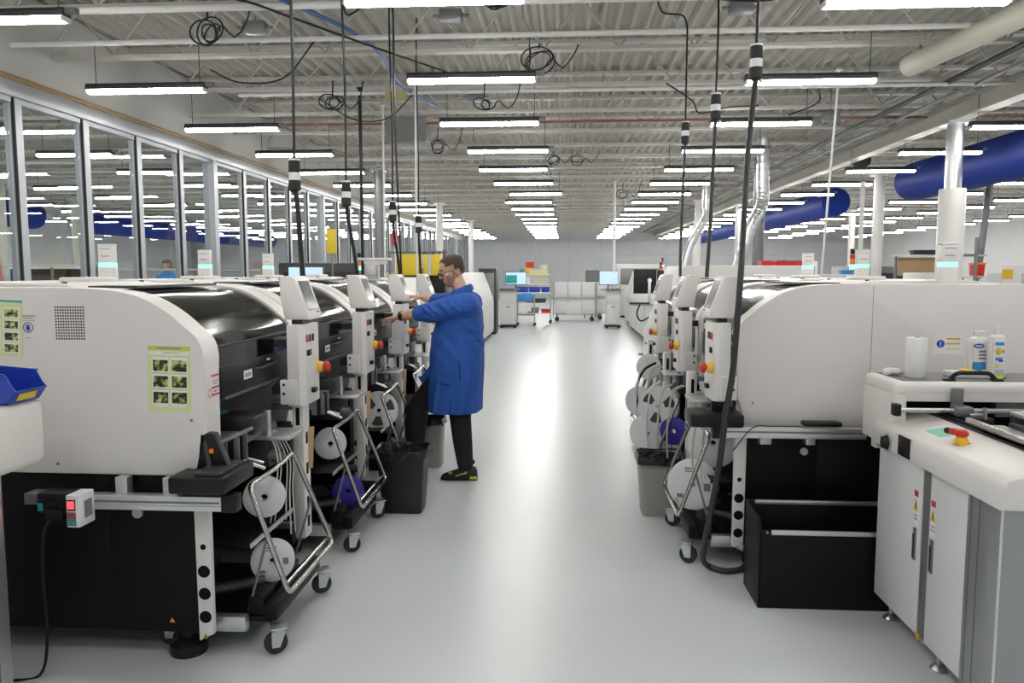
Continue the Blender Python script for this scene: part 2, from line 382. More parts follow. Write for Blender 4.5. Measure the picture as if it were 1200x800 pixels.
def machine(side, label, loc):
    s = 1 if side == 'L' else -1
    r = empty('placement_machine', loc, label, 'machine', 'placement machines in the %s line' % ('left' if s > 0 else 'right'))
    def B(b, name, par=r, **k): return b.build(name, par, mirror=s, **k)
    n0, n1 = (0, .14), (1.03, 1.18)
    for a, c in (n0, n1):
        b = MB().m('white').prism(SIDE, 'y', a, c, .012)
        B(b, 'side_panel')
    # top and rear covers
    b = MB().m('white').prism([(-.37,1.545),(-.5,1.560),(-1.74,1.566),(-1.74,1.50),(-.37,1.49)], 'y', .14, 1.03)
    b.box(-1.74, -1.70, .14, 1.03, .8, 1.5)
    B(b, 'top_cover')
    b = MB().m('white2').prism([(-.72,1.570),(-.80,1.588),(-1.35,1.592),(-1.5,1.570)], 'y', .30, 1.05, .006)
    b.m('white').box(-1.02, -.86, .62, .86, 1.585, 1.612, .010)
    b.m('dgrey').cyl((-.80,.34,1.58),(-.80,.34,1.594), .012).cyl((-.80,.98,1.58),(-.80,.98,1.594), .012)
    B(b, 'top_hatch')
    b = MB().m('dgrey').box(-.60, -.38, .2, .96, 1.568, 1.578).m('steel').box(-.58, -.40, .24, .92, 1.577, 1.58)
    B(b, 'hinge_plate')
    # smoked hood
    vs = [-.36 + .36*i/18 for i in range(19)]
    out = [(v-.006, hood_z(v)-.010) for v in vs] + [(-.008, 1.335-.01)]
    rings = []
    for (v, z) in out: rings.append([(v, .142, z), (v, 1.028, z), (v-.006, 1.028, z-.008), (v-.006, .142, z-.008)])
    b = MB().m('hood').loft(rings)
    B(b, 'hood')
    b = MB().m('hood').box(-.010, -.003, .142, 1.028, 1.232, 1.318)
    b.m('dgrey').box(-.012, -.001, .142, 1.028, 1.316, 1.328, .003)
    b.m('limel').box(-.003, -.0018, .955, 1.005, 1.262, 1.30)
    fc = B(b, 'front_window')
    b = MB().m('black2').box(-.02, .004, .142, 1.028, 1.095, 1.234, .003)
    for i in range(49): b.m('mgrey').box(.004, .010, .17+i*.017, .178+i*.017, 1.092, 1.104)
    cv = B(b, 'front_cover')
    b = MB().m('dgrey').tube(fillet([(.004,.50,1.185),(.03,.505,1.187),(.03,.70,1.195),(.004,.705,1.195)], .012), .007, 8); B(b, 'handle', cv)
    b = MB().m('paper').box(.006, .0075, .37, .46, 1.15, 1.19).m('greyprint')
    for i in range(4): b.box(.0076, .0082, .383+i*.017, .394+i*.017, 1.16, 1.178)
    B(b, 'name_plate', cv)
    B(MB().m('paper').box(.004, .0055, .65, .69, 1.207, 1.216), 'date_sticker', cv)
    if side == 'L':
        b = MB().m('yellow').box(-.15, -.02, .16, .30, 1.24, 1.262)
        b.m('mgrey').box(-.28, -.06, .3, 1.0, 1.22, 1.25).box(-.2, -.1, .45, .62, 1.25, 1.36, .01).m('steel').cyl((-.12,.16,1.30),(-.12,1.0,1.30), .014)
    else:
        b = MB().m('mgrey').box(-.28, -.06, .16, 1.0, 1.22, 1.25).box(-.2, -.1, .35, .52, 1.25, 1.36, .01).m('steel').cyl((-.12,.16,1.30),(-.12,1.0,1.30), .014)
    B(b, 'gantry')
    # dark interior and black base
    b = MB().m('void').box(-.5, -.45, .14, 1.03, .80, 1.48).box(-.45, -.02, .14, 1.03, .80, .83).box(-1.0, -.42, .14, 1.03, 1.3, 1.31)
    B(b, 'inner_bay', smooth=False)
    b = MB().m('black').box(-1.72, -.45, .03, 1.17, .12, .80, .008).box(-.45, -.05, .03, .10, .12, .80).box(-.45, -.05, 1.08, 1.17, .12, .80)
    B(b, 'base')
    b = MB().m('white').prism([(-.06,.10),(.0,.13),(.0,.80),(-.065,.80)], 'y', -.004, .028, .003)
    b.m('void')
    for z, rr in ((.505,.012),(.40,.026),(.305,.026),(.205,.026)): b.cyl((-.030,-.0055,z),(-.030,-.004,z), rr if z < .5 else .012, seg=20)
    warn(b, -.032, -.004, .118, .022)
    B(b, 'corner_strip')
    b = MB().m('white').box(.07, .125, .80, .90, .26, .99, .004)
    b.m('void')
    for z in (.78,.62,.44,.34): b.box(.1235, .1262, .835, .867, z-.03, z+.03, .012)
    b.box(.088, .108, .7985, .80, .855, .945)
    b.m('mgrey').box(-.05, .075, .82, .86, .93, .96, .003).box(-.05, .075, .82, .86, .30, .33, .003)
    B(b, 'support_strip')
    # feeder bank
    b = MB().m('mgrey').box(-.38, .02, .30, .72, .86, .90, .006).m('dgrey').box(-.34, .06, .34, .50, .90, .985, .008).m('alu').box(.035, .065, .50, .53, .86, .985, .004).box(-.2, .16, .50, .72, .842, .86, .004)
    b.m('led_green' if side == 'N' else 'teal').box(-.3, -.12, .36, .48, .985, .99)
    for i in range(9): b.m('black2' if i % 2 else 'mgrey').box(-.30, .01+.02*(i % 3), .165+i*.014, .175+i*.014, .80, .93-.004*(i % 4), .002)
    b.m('dgrey').box(-.30, .05, .53, .70, .70, .835, .01).m('mgrey').cyl((.02,.56,.76),(.09,.56,.75), .03).cyl((.0,.64,.74),(.08,.64,.73), .024)
    b.m('steel').tube([(-.1,.2,.86),(.05,.26,.80),(.12,.30,.76)], .008).tube([(-.1,.3,.84),(.09,.36,.77)], .007)
    B(b, 'feeder_bank')
    # operator box, screen head, emergency stop
    u0, u1 = (.735, .97) if side == 'L' else (-.19, .06)
    um = (u0+u1)/2
    vb = .075
    poly = [(vb,u0),(.135,u0),(.16,u0+.025),(.16,u1),(vb,u1)]
    b = MB().m('white').prism(poly, 'z', .965, 1.375, .006)
    vl = vb-.035
    lip = [(vl,u0-.012),(.12,u0-.012),(.12,u0+.02),(vl,u0+.02)]
    b.prism(lip, 'z', .975, 1.10, .005)
    b.m('black2').cyl((vl+.018,u0-.014,1.075),(vl+.018,u0-.010,1.075), .007).cyl((vl+.018,u0-.014,1.03),(vl+.018,u0-.010,1.03), .007)
    ub0 = max(u0+.03, .008)
    b.m('dgrey').box(-.02, vb+.01, ub0, u1-.012, 1.02, 1.06).box(-.02, vb+.01, ub0, u1-.012, 1.26, 1.30)
    bx = B(b, 'operator_box')
    for i, mm in enumerate(('redprint','dgrey','black2')):
        B(MB().m(mm).box(.16, .166, u0+.04+i*.045, u0+.062+i*.045, 1.285, 1.322, .002), 'button', bx)
    B(MB().m('black2').box(.16, .172, u0+.045, u0+.075, 1.215, 1.245, .004), 'key_switch', bx)
    B(MB().m('dgrey').box(.16, .166, u0+.09, u0+.105, 1.215, 1.245), 'button', bx)
    B(MB().m('black2').box(.16, .18, u0+.10, u0+.15, 1.02, 1.045, .004), 'cable_socket', bx)
    ue = u1-.015 if side == 'L' else u0+.035
    b = MB().m('yellow').lathe([(0,0),(.03,0),(.03,.014),(.022,.03),(0,.03)], (.16,ue,1.14), 'x', 20)
    b.m('red').lathe([(.014,.028),(.014,.036),(.027,.038),(.028,.052),(.02,.062),(0,.064)], (.16,ue,1.14), 'x', 20)
    B(b, 'emergency_stop', bx)
    h = [(.185,1.400),(.185,1.425),(.120,1.605),(.100,1.617),(.035,1.617),(.045,1.50),(.062,1.400)]
    b = MB().m('white2').prism(h, 'y', u0+.01, u1-.01, .01)
    b.m('dgrey').box(.085, .14, u0+.05, u1-.05, 1.372, 1.402)
    hd = B(b, 'screen_head')
    d = Vector((.120-.185, 0, 1.605-1.425)); nrm = Vector((.18, 0, .065)).normalized()
    def onf(t, u, o): 
        q = Vector((.185, 0, 1.425)) + d*t + nrm*o; return (q.x, u, q.z)
    b = MB().m('dgrey'); ua, ub = u0+.045, u1-.045
    b.quad(onf(.12,ua-.006,.0012), onf(.12,ub+.006,.0012), onf(.93,ub+.006,.0012), onf(.93,ua-.006,.0012))
    b.m('screen').quad(onf(.15,ua,.002), onf(.15,ub,.002), onf(.9,ub,.002), onf(.9,ua,.002))
    b.m('greyprint').quad(onf(.03,ub-.05,.002), onf(.03,ub,.002), onf(.08,ub,.002), onf(.08,ub-.05,.002))
    B(b, 'screen', hd, smooth=False)
    # status lamp on the rear of the top cover
    ut = .02 if side == 'L' else .12
    b = MB().m('white2').box(-1.19, -1.10, ut, ut+.05, 1.57, 1.665, .004)
    lm = B(b, 'status_lamp')
    b = MB().m('led_green').box(-1.188, -1.102, ut+.002, ut+.048, 1.665, 1.69, .002); B(b, 'green_band', lm)
    b = MB().m('white2').box(-1.188, -1.102, ut+.002, ut+.048, 1.692, 1.785, .004).m('paper').box(-1.19, -1.10, ut, ut+.05, 1.785, 1.795, .003).m('greyprint').box(-1.17, -1.12, ut+.001, ut+.002, 1.725, 1.729)
    b.box(-1.175, -1.115, ut+.001, ut+.002, 1.765, 1.768)
    B(b, 'lamp_cap', lm)
    FT = [(0,0),(.075,0),(.08,.012),(.075,.045),(.03,.075),(.03,.13)]
    for fx_, fy_ in ((-.16,.10),(-1.3,.10),(-.16,1.08)):
        B(MB().m('black2').lathe(FT, (fx_,fy_,0), 'z', 24), 'levelling_foot')
    return r, B
LX, LY, RX, RY, PIT = -1.45, 3.0, .94, 4.2, 1.2
mL, BL = machine('L', 'white placement machine nearest the camera in the left line, with lime poster', (LX, LY, 0))
mR, BR = machine('R', 'white placement machine nearest the camera in the right line, with plain white side', (RX, RY, 0))
lab_l = ['second white placement machine from the camera in the left line, behind the lime poster', 'third white placement machine in the left line, with the man\'s hand on its cover', 'fourth and farthest white placement machine in the left line, beyond the man\'s arms']
lab_r = ['second white placement machine from the camera in the right line', 'third and farthest white placement machine in the right line']
for i in range(3): clone(mL, (LX, LY+PIT*(i+1), 0), lab_l[i])
for i in range(2): clone(mR, (RX, RY+PIT*(i+1), 0), lab_r[i])
# details only the nearest machines show
b = MB().m('void')
for i in range(12):
    for j in range(12):
        b.lathe([(0,-.0006),(.0038,-.0006)], (-.615+i*.0107, -.0002, 1.495-j*.0117), 'y', 8)
BL(b, 'vent_grille', mL, smooth=False)
b = MB().m('paper')                 # hand warning sign
b.m('blueprint').lathe([(.018,-.001),(.022,-.001)], (-.735,0,1.412), 'y', 24)
b.lathe([(0,-.0012),(.009,-.0012)], (-.735,0,1.407), 'y', 12)
for i in range(4): b.box(-.744+i*.0045, -.7412+i*.0045, -.0016, -.0004, 1.412, 1.425-abs(i-1.4)*.002)
b.m('greyprint').box(-.77, -.70, -.0012, -.0004, 1.458, 1.4615).box(-.755, -.715, -.0012, -.0004, 1.449, 1.452).box(-.763, -.705, -.0012, -.0004, 1.440, 1.4418).box(-.745, -.725, -.0012, -.0004, 1.368, 1.3695)
BL(b, 'hand_warning_sign', mL, smooth=False)
b = MB().m('redprint')              # red and white warning label on the edge facing the aisle
for z in (1.205, 1.155, 1.125): b.box(.0004, .0014, .06, .128, z, z+.008)
b.lathe([(.014,.001),(.018,.001)], (0,.042,1.14), 'x', 20)
b.m('greyprint').box(.0004, .0012, .075, .118, 1.185, 1.188).box(.0004, .0012, .075, .112, 1.174, 1.177).box(.0004, .0012, .08, .105, 1.14, 1.146)
BL(b, 'red_warning_label', mL, smooth=False)
b = MB(); warn(b, -.19, .027, .17, .03); BL(b, 'warning_triangle', mL, smooth=False)
for x, z in ((-.64,.845),(-.08,.832),(-.06,1.035)): BL(MB().m('mgrey').lathe([(0,-.004),(.006,-.004),(.006,0)], (x,0,z), 'y', 12), 'screw', mL)
def rail(B, par, z, x0, x1, y, bz=.04):
    b = MB().m('alu')
    b.box(x0, x1, y-.025, y+.025, z-.0, z+.05, .003)
    b.m('mgrey').box(x0+.01, x1-.01, y-.026, y-.0245, z+.021, z+.029)
    b.m('alu').box(x0, x1, y-.03, y-.02, z-.008, z+.012, .002).box(x0+.25, x0+.30, y+.01, -.0, z+bz, z+bz+.075, .003).box(x1-.26, x1-.20, y+.01, 0, z+bz, z+bz+.075, .003)
    b.m('black2').box(x1, x1+.06, y-.032, y+.032, z-.012, z+.058, .003)
    return B(b, 'conveyor_rail', par)
rail(BL, mL, .69, -.62, .09, -.055)
rail(BR, mR, .765, -.66, .08, -.075, -.05)
b = MB().m('galv').lathe([(0,-.012),(.022,-.012),(.022,0)], (-.32,.03,.635), 'y', 16); BL(b, 'round_plug', mL)
b = MB().m('cream').lathe([(0,-.012),(.02,-.012),(.02,0)], (-.38,.03,.66), 'y', 16); BR(b, 'round_plug', mR)
b = MB().m('greyprint').lathe([(0,-.004),(.006,-.004),(.006,0)], (-.09,0,.93), 'y', 12); BR(b, 'screw', mR); BR(MB().m('greyprint').box(-.705, -.703, -.0012, .0, .81, 1.565), 'panel_seam', mR)
# white air hoses out of the nearest feeder bank
for i in range(5):
    a = .60+.03*i
    b = MB().m('white_cable').tube(spline([(.0+.01*i, a-.10, .865), (.07, a-.08, .84), (.095+.005*i, a-.05-.03*(i<2), .72), (.09+.006*i, a-.06-.07*(i<2), .56), (.07+.012*i, a-.05-.1*(i<2), .42-.08*(i>2))], 6), .0036, 6)
    BL(b, 'air_hose', mL)
b = MB().m('black2').box(-.10, .13, -.14, .16, .765, .835, .012)
b.prism([(-.05,.83),(.09,.83),(.03,.98),(-.03,.985)], 'y', .0, .05, .008).m('dgrey').tube([(.02,-.02,.83),(-.02,.02,.985)], .012).m('orange').box(.012, .03, -.012, .0, .90, .92, .003)
b.m('dgrey').box(.0, .11, -.12, .10, .835, .85, .004)
for i in range(3): b.m('mgrey').tube([(-.04,.10+.05*i,.90),(.06,.22+.05*i,.94)], .009)
BL(b, 'feeder_gate', mL)
b = MB().m('black2').box(-.02, .26, -.13, .10, .815, .885, .012).box(.07, .13, -.02, .03, .885, 1.0, .01).tube(fillet([(.06,.0,.955),(.02,.0,.96),(.0,.0,.92),(.03,.0,.89)], .02), .008)
b.m('red').ball((.105,-.028,.955), .012)
BR(b, 'feeder_gate', mR)

# posters stuck on the nearest machines
def poster(name, w, h, label, x, z, y, tilt, kind=0):
    b = MB().m('paper' if kind == 2 else 'limel').box(-w/2, w/2, -.0015, 0, -h/2, h/2)
    def rect(mm, u0, u1, v0, v1, o=.0018): b.m(mm).box(-w/2+u0*w, -w/2+u1*w, -o, -.001, h/2-v1*h, h/2-v0*h)
    if kind == 0:
        rect('lime', 0, 1, 0, .065); rect('greyprint', .2, .78, .025, .042, .002); rect('paper', .03, .97, .085, .135); rect('greyprint', .35, .75, .10, .108, .002)
        for r_ in range(3):
            for c in range(2):
                u = .10+c*.44; v = .19+r_*.245
                rect('paper', u-.01, u+.38, v-.02, v+.215); rect('photo', u+.02, u+.37, v+.025, v+.195, .0021)
                if r_ < 2: rect('lime', u-.01, u+.38, v+.215, v+.235, .0019)
        rect('paper', .15, .45, .90, .93); rect('paper', .53, .88, .90, .93)
    else:
        rect('teal', 0, 1, .02, .06); rect('paper', 0, 1, .0, .018); rect('paper', .0, .5, .10, .15)
        for r_ in range(4):
            for c in range(3):
                u = .04+c*.32; v = .16+r_*.205
                rect('paper', u-.01, u+.27, v-.01, v+.17); rect('photo', u+.02, u+.25, v+.02, v+.15, .0021)
    o = b.build(name, None, smooth=False); o.location = (x, y, z); o.rotation_euler = (0, R(tilt), 0)
    return tag(o, label, 'poster')
poster('instruction_poster', .178, .268, 'lime green instruction sheet with six photos on the nearest white machine side', -1.596, 1.205, LY-.0005, 1.5)
poster('picture_sheet', .25, .235, 'lime and teal picture sheet at the left edge of the nearest machine', -2.335, 1.415, LY-.0005, 3, 1)

# ------------------------------------------------------------------ feeder carts with reels
def caster(name, par, x, y, mirror=1, ang=0):
    b = MB().m('galv').box(-.035,.035,-.04,.04,.118,.126,.002).cyl((0,0,.10),(0,0,.12),.026,seg=16)
    for sy in (-1, 1): b.prism([(-.03,.105),(.03,.105),(.005,.035),(-.028,.035)], 'y', sy*.022-.002, sy*.022+.002)
    b.cyl((-.012,-.028,.05),(-.012,.028,.05), .007, seg=10)
    c = b.build(name, par); c.location = (x, y, 0); c.rotation_euler = (0, 0, ang)
    w = MB().m('rubber').lathe([(0,-.016),(.030,-.016),(.046,-.013),(.05,-.006),(.05,.006),(.046,.013),(.030,.016),(0,.016)], (-.012,0,.05), 'y', 24)
    w.m('mgrey').lathe([(0,-.0175),(.018,-.0175),(.02,-.015)], (-.012,0,.05), 'y', 14).lathe([(.02,.015),(.018,.0175),(0,.0175)], (-.012,0,.05), 'y', 14)
    w.build('wheel', c)
    return c
def cart(side, label, loc):
    # local: x toward aisle from machine front plane, y centred on the cart
    s = 1 if side == 'L' else -1
    r = empty('feeder_cart', loc, label, 'cart', 'feeder carts of the %s line' % ('left' if s > 0 else 'right'))
    def B(b, n, par=r): return b.build(n, par, mirror=s)
    b = MB().m('black').box(-.33, .20, -.30, .30, .126, .15, .004).box(.16, .22, -.30, .30, .13, .20, .006).box(-.33,-.30,-.30,.30,.15,.60).box(.09, .16, -.29, -.15, .15, .235, .006)
    b.m('dgrey').box(.05, .12, -.12, .28, .15, .19, .006)
    B(b, 'base_tray')
    b = MB().m('galv').box(-.34, .10, -.345, -.30, .10, .165, .003).box(-.34, .10, -.34, -.305, .098, .10)
    B(b, 'docking_rail')
    lo = [(.115,-.295,.725),(.285,-.32,.265),(.285,.31,.265),(.115,.245,.745)]
    c0 = [(lo[0][0],-.005,lo[0][2]), *lo, (lo[0][0],-.005,lo[0][2])]
    b = MB().m('chrome').tube(fillet([Vector(p) for p in c0], .04, 5), .0115, 10, cap=False)
    b.tube([(.262,-.305,.292),(.262,.30,.292)], .008, 8)
    B(b, 'handle_frame')
    for sy in (-1, 1): B(MB().m('mgrey').tube([(.185,sy*.29,.50),(.09,sy*.28,.17)], .006, 8), 'strut')
    b = MB().m('black').box(-.30, .10, -.27, .27, .445, .455).m('alu').box(.098, .106, -.27, .27, .44, .462, .002)
    B(b, 'reel_shelf')
    B(MB().m('dgrey').cyl((-.16,-.27,.235),(.10,-.12,.235), .026, seg=14), 'support_bar')
    B(MB().m('dgrey').cyl((-.2,-.24,.60),(-.2,.26,.60), .012, seg=10), 'reel_spindle')
    b = MB().m('mgrey').box(-.30, -.16, -.28, -.14, .17, .30, .004).m('yellow2').box(-.26,-.2,-.2815,-.28,.22,.25)
    B(b, 'tape_box')
    for x, y, a in ((.235,-.32,.4),(.235,.31,.5),(-.26,-.27,0),(-.26,.27,0)):
        caster('caster', r, s*x, y, s, a if s > 0 else PI-a)
    return r
labc = ['feeder cart with a chrome loop handle nearest the camera, under the lime-postered machine', 'second feeder cart from the camera in the left line, carrying the blue reel',
        'third feeder cart in the left line, carrying the wedge-holed white reel', 'farthest feeder cart in the left line, behind the man\'s legs']
labcr = ['feeder cart nearest the camera in the right line, beside the black-bagged bin', 'second feeder cart from the camera in the right line', 'third and farthest feeder cart in the right line']
CY, CYR = 3.43, 4.60
cl = cart('L', labc[0], (LX, CY, 0)); cr = cart('R', labcr[0], (RX, CYR, 0))
for i in range(1, 4):
    clone(cl, (LX, CY+PIT*i, 0), labc[i])
    if i < 3: clone(cr, (RX, CYR+PIT*i, 0), labcr[i])

def reel(kind, rad, w=.02):
    r = empty('component_reel', (0,0,0), 'x', 'reel', 'component reels on the carts')
    mk = 'reelb' if kind == 'blue' else 'reel'
    for sy in (-1, 1):
        b = MB().m(mk)
        y0, y1 = sy*w/2, sy*(w/2+.002)
        if kind == 'wedge':
            seg = 48
            for k in range(seg):
                a0, a1 = 2*PI*k/seg, 2*PI*(k+1)/seg; am = (k+.5)*360/seg % 120
                spans = [(.018, .32*rad), (.84*rad, rad)] if am < 42 else [(.018, rad)]
                for p, q in spans:
                    P = lambda rr, a, y: (rr*math.cos(a), y, rr*math.sin(a))
                    v = [b.bm.verts.new(P(*t)) for t in ((p,a0,y0),(q,a0,y0),(q,a1,y0),(p,a1,y0),(p,a0,y1),(q,a0,y1),(q,a1,y1),(p,a1,y1))]
                    for f in ((0,1,2,3),(4,5,6,7),(0,1,5,4),(2,3,7,6),(1,2,6,5),(3,0,4,7)): b._f([v[i] for i in f])
        else:
            b.lathe([(.02,y0),(rad-.002,y0),(rad,(y0+y1)/2),(rad-.002,y1),(.36*rad,y1),(.36*rad,y1+sy*.002),(.02,y1+sy*.002),(.02,y0)], (0,0,0), 'y', 40)
            pass
            if sy < 0 and kind == 'label':
                b.m('greyprint').box(-.3*rad, .1*rad, y1-.0016, y1-.0002, .5*rad, .56*rad).box(-.3*rad, .2*rad, y1-.0016, y1-.0002, .62*rad, .68*rad).box(.45*rad, .7*rad, y1-.0016, y1-.0002, -.2*rad, .1*rad).box(-.6*rad, -.35*rad, y1-.0016, y1-.0002, -.55*rad, -.4*rad)
        b.build('flange', r, smooth=(kind != 'wedge'))
    MB().m('tape').lathe([(.28*rad,-w/2),(.8*rad,-w/2),(.8*rad,w/2),(.28*rad,w/2)], (0,0,0), 'y', 32).build('carrier_tape', r)
    MB().m(mk).lathe([(.016,-w/2-.004),(.026,-w/2-.004),(.026,w/2+.004),(.016,w/2+.004),(.016,-w/2-.004)], (0,0,0), 'y', 20).build('hub', r)
    return r
RP = {}
def put_reel(kind, rad, loc, rz, label, tilt=0, w=.02):
    key = (kind, rad, w)
    if key in RP: o = clone(RP[key], loc, label)
    else:
        o = reel(kind, rad, w); RP[key] = o; o.location = loc; o['label'] = label
    o.rotation_euler = (R(tilt), 0, R(rz)); return o
put_reel('label', .098, (-1.33, 3.36, .315), 22, 'white reel low on the nearest left feeder cart, behind its bottom handle bar', w=.03)
put_reel('plain', .095, (-1.385, 3.42, .595), 18, 'white reel on the shelf of the nearest left feeder cart, beside the white air hoses', w=.035)
put_reel('plain', .098, (-1.44, 4.62, .575), 20, 'white reel on the shelf of the second left feeder cart', w=.03)
put_reel('blue', .098, (-1.335, 4.62, .275), 15, 'blue reel low on the second left feeder cart', w=.024)
put_reel('wedge', .145, (-1.40, 5.72, .585), 20, 'large white reel with open wedges on the third left feeder cart', w=.024)
put_reel('plain', .098, (-1.34, 7.02, .30), 20, 'white reel low on the farthest left feeder cart, behind the man', w=.024)
put_reel('label', .15, (.775, 4.52, .385), -20, 'large white reel in the chrome loop handle of the nearest right cart', w=.03)
put_reel('plain', .15, (.90, 4.58, .625), -16, 'large pale reel upper on the nearest right cart beneath the black feeder gate', w=.03)
put_reel('wedge', .15, (.70, 5.60, .66), -22, 'white wedge-holed reel on the second right cart above the grey bin', w=.024)
put_reel('plain', .14, (.64, 5.70, .44), -24, 'white reel low on the second right cart, just behind the grey bin', w=.03)
put_reel('blue', .10, (.80, 5.50, .50), -20, 'blue reel on the second right cart between two white reels', w=.024)
put_reel('plain', .13, (.68, 6.78, .50), -30, 'white reel hanging at the aisle side of the third right cart', w=.03)
put_reel('plain', .11, (.76, 6.80, .80), -20, 'white reel high on the third right cart', w=.03)

# loose tape strips and cables on the right carts
for i, (x, y, l) in enumerate(((.66, 5.35, .5), (.60, 5.5, .45), (.72, 5.3, .55), (.62, 6.5, .5), (.70, 6.45, .55), (.78, 4.35, .4), (.74, 4.40, .35))):
    b = MB().m('white_cable' if i % 2 else 'cream').tube(spline([(x+.10, y, .86), (x+.03, y-.02, .80), (x, y-.03, .80-l*.5), (x+.02, y, .80-l)], 6), .007, 6)
    o = b.build('cover_tape_strip'); tag(o, ['pale tape strip falling over the second right cart, middle of three', 'white tape strip on the aisle side of the second right cart', 'pale tape strip on the machine side of the second right cart', 'white tape strip on the aisle side of the third right cart', 'pale tape strip on the machine side of the third right cart', 'white tape strip below the black gate of the nearest right machine', 'pale tape strip next to the large reel on the nearest right cart'][i], 'tape strip', 'loose tape strips on the right carts')
b = MB().m('black2').tube(spline([(.80,6.62,.86),(.70,6.6,.80),(.64,6.6,.66),(.66,6.62,.48),(.76,6.64,.43)],7),.011,8)
tag(b.build('looped_cable'), 'black looped cable at the aisle side of the third right cart', 'cable')

# cardboard strips hanging from the white supports on the left line
for i in range(3):
    b = MB().m('brownboard').box(-.02,.02,-.002,.002,-.22,.0,.0008).box(-.016,.016,-.004,-.002,-.21,-.12)
    o = b.build('cardboard_strip'); o.location = (LX+.135, LY+PIT*i+.895, .83); o.rotation_euler = (0, R(4), R(60))
    tag(o, 'brown cardboard strip on the white support of the %s left machine' % ['nearest', 'second', 'third'][i], 'cardboard strip', 'cardboard strips on the machine supports')

# ------------------------------------------------------------------ small devices on the left rail
r = empty('temperature_controller', (-1.918, 2.875, .635), 'small white controller box with a red digital display on the left rail', 'controller')
MB().m('paper').box(-.028,.028,-.05,.05,0,.13,.005).m('greyprint').box(.028,.0285,-.02,.03,.03,.10).build('housing', r)
b = MB().m('black2').box(-.024,.012,-.0515,-.0495,.068,.112)
b.m('mgrey').box(-.024,.012,-.0515,-.0495,.008,.062)
for i in range(3):
    for j in range(2): b.m(('redprint','greyprint','teal')[i]).box(-.022+j*.018, -.008+j*.018, -.0535, -.051, .044-i*.015, .055-i*.015)
b.build('keypad', r)
b = MB().m('led_red')
for x in (-.014, .001):   # two seven-segment digits
    for (a, c, d, e) in ((-.005,.005,.0,.003),(-.005,.005,.013,.016),(-.005,.005,.026,.029),(-.006,-.003,.0,.029),(.003,.006,.0,.029)):
        b.box(x+a, x+c, -.053, -.0512, .076+d, .076+e)
b.build('digital_display', r)
r = empty('sensor_motor', (-2.03, 2.90, .70), 'black sensor motor with a grey end left of the white controller', 'motor')
MB().m('black2').box(-.06,.07,-.04,.05,-.02,.06,.006).box(-.02,.05,-.05,.04,-.05,.0,.004).build('body', r)
MB().m('mgrey').box(-.12,-.06,-.03,.04,.01,.055,.003).m('teal').box(-.055,-.035,-.043,-.04,-.01,.02).build('end_cap', r)
b = MB().m('black2').tube(spline([(-2.03,2.87,.66),(-2.06,2.85,.6),(-2.08,2.86,.4),(-2.085,2.87,.15),(-2.11,2.85,.01),(-2.2,2.8,.008)], 6), .006, 8)
tag(b.build('motor_cable'), 'black cable hanging from the sensor motor to the floor', 'cable')

# ------------------------------------------------------------------ waste bins
def bin_(name, loc, w, d, h, label, mk, bag=True):
    r = empty(name, loc, label, 'bin')
    t = .82
    def ring(k, z, rr=.03):
        W, D = w/2*k, d/2*k; out = []
        for (sx, sy, a0) in ((1,1,0),(-1,1,90),(-1,-1,180),(1,-1,270)):
            for q in range(4):
                a = R(a0+q*30); out.append((sx*(W-rr)+rr*math.cos(a), sy*(D-rr)+rr*math.sin(a), z))
        return out
    b = MB().m(mk).loft([ring(t,0), ring(t+(1-t)*.9,h*.93), ring(1.03,h*.93), ring(1.05,h), ring(1.0,h), ring(.95,h*.9), ring(t*.93,.02)])
    b.build('bin_body', r)
    if bag:
        random.seed(len(label)); 
        rings = [ring(t*.9,.05), ring(.93,h*.9), ring(1.01,h+.012), ring(1.08,h+.008), ring(1.10,h-.04)]
        b = MB().m('bag').loft(rings[:1]+rings[1:], cap=True)
        for v in b.bm.verts:
            if v.co.z > h*.85: v.co += Vector((random.uniform(-.006,.006), random.uniform(-.006,.006), random.uniform(-.022,.014)))
        bmesh.ops.subdivide_edges(b.bm, edges=b.bm.edges[:], cuts=1, use_grid_fill=True)
        top = [f for f in b.bm.faces if all(v.co.z > h+.02 for v in f.verts)]
        # open mouth: drop the cap that closes the outer hem
        big = [f for f in b.bm.faces if len(f.verts) > 6 and f.calc_center_median().z > h*.5]
        bmesh.ops.delete(b.bm, geom=big, context='FACES')
        b.build('bin_bag', r)
    return r
bin_('waste_bin', (-1.09, 5.14, 0), .33, .26, .43, 'black waste bin with a black bag between the left carts, in front of the man', 'binb')
bin_('waste_bin', (-1.10, 6.36, 0), .20, .22, .40, 'grey waste bin with a black bag just behind the man\'s legs', 'bing')
bin_('waste_bin', (.665, 5.19, 0), .30, .26, .40, 'grey waste bin with a black bag beside the right line', 'bing')

# ------------------------------------------------------------------ black collecting box in the right foreground
r = empty('collecting_box', (1.27, 3.85, 0), 'open black metal box with aluminium edge strips on the floor by the grey cabinet', 'box')
b = MB().m('black')
x0, x1, y0, y1, h = -.31, .46, -.15, .15, .41
b.box(x0, x1, y0, y0+.012, .01, h-.02, .002).box(x0, x1, y1-.012, y1, .01, h+.045, .002).box(x1-.012, x1, y0, y1, .01, h).box(x0, x1, y0, y1, .0, .012)
b.prism([(y0,.01),(y1,.01),(y1,h+.05),(y0+.03,h+.03),(y0,h-.01)], 'x', x0, x0+.012, .004)
b.build('box_body', r)
for y, z, a in ((y0-.004, h-.04, .055), (y1-.018, h+.025, .045)):
    MB().m('alu').box(x0+a, x1-.02, y-.004, y+.012, z, z+.022, .002).build('edge_strip', r)
MB().m('mgrey').lathe([(0,-.003),(.007,-.003),(.007,0)], (x0+.035,y0,h-.03), 'y', 12).build('screw', r)

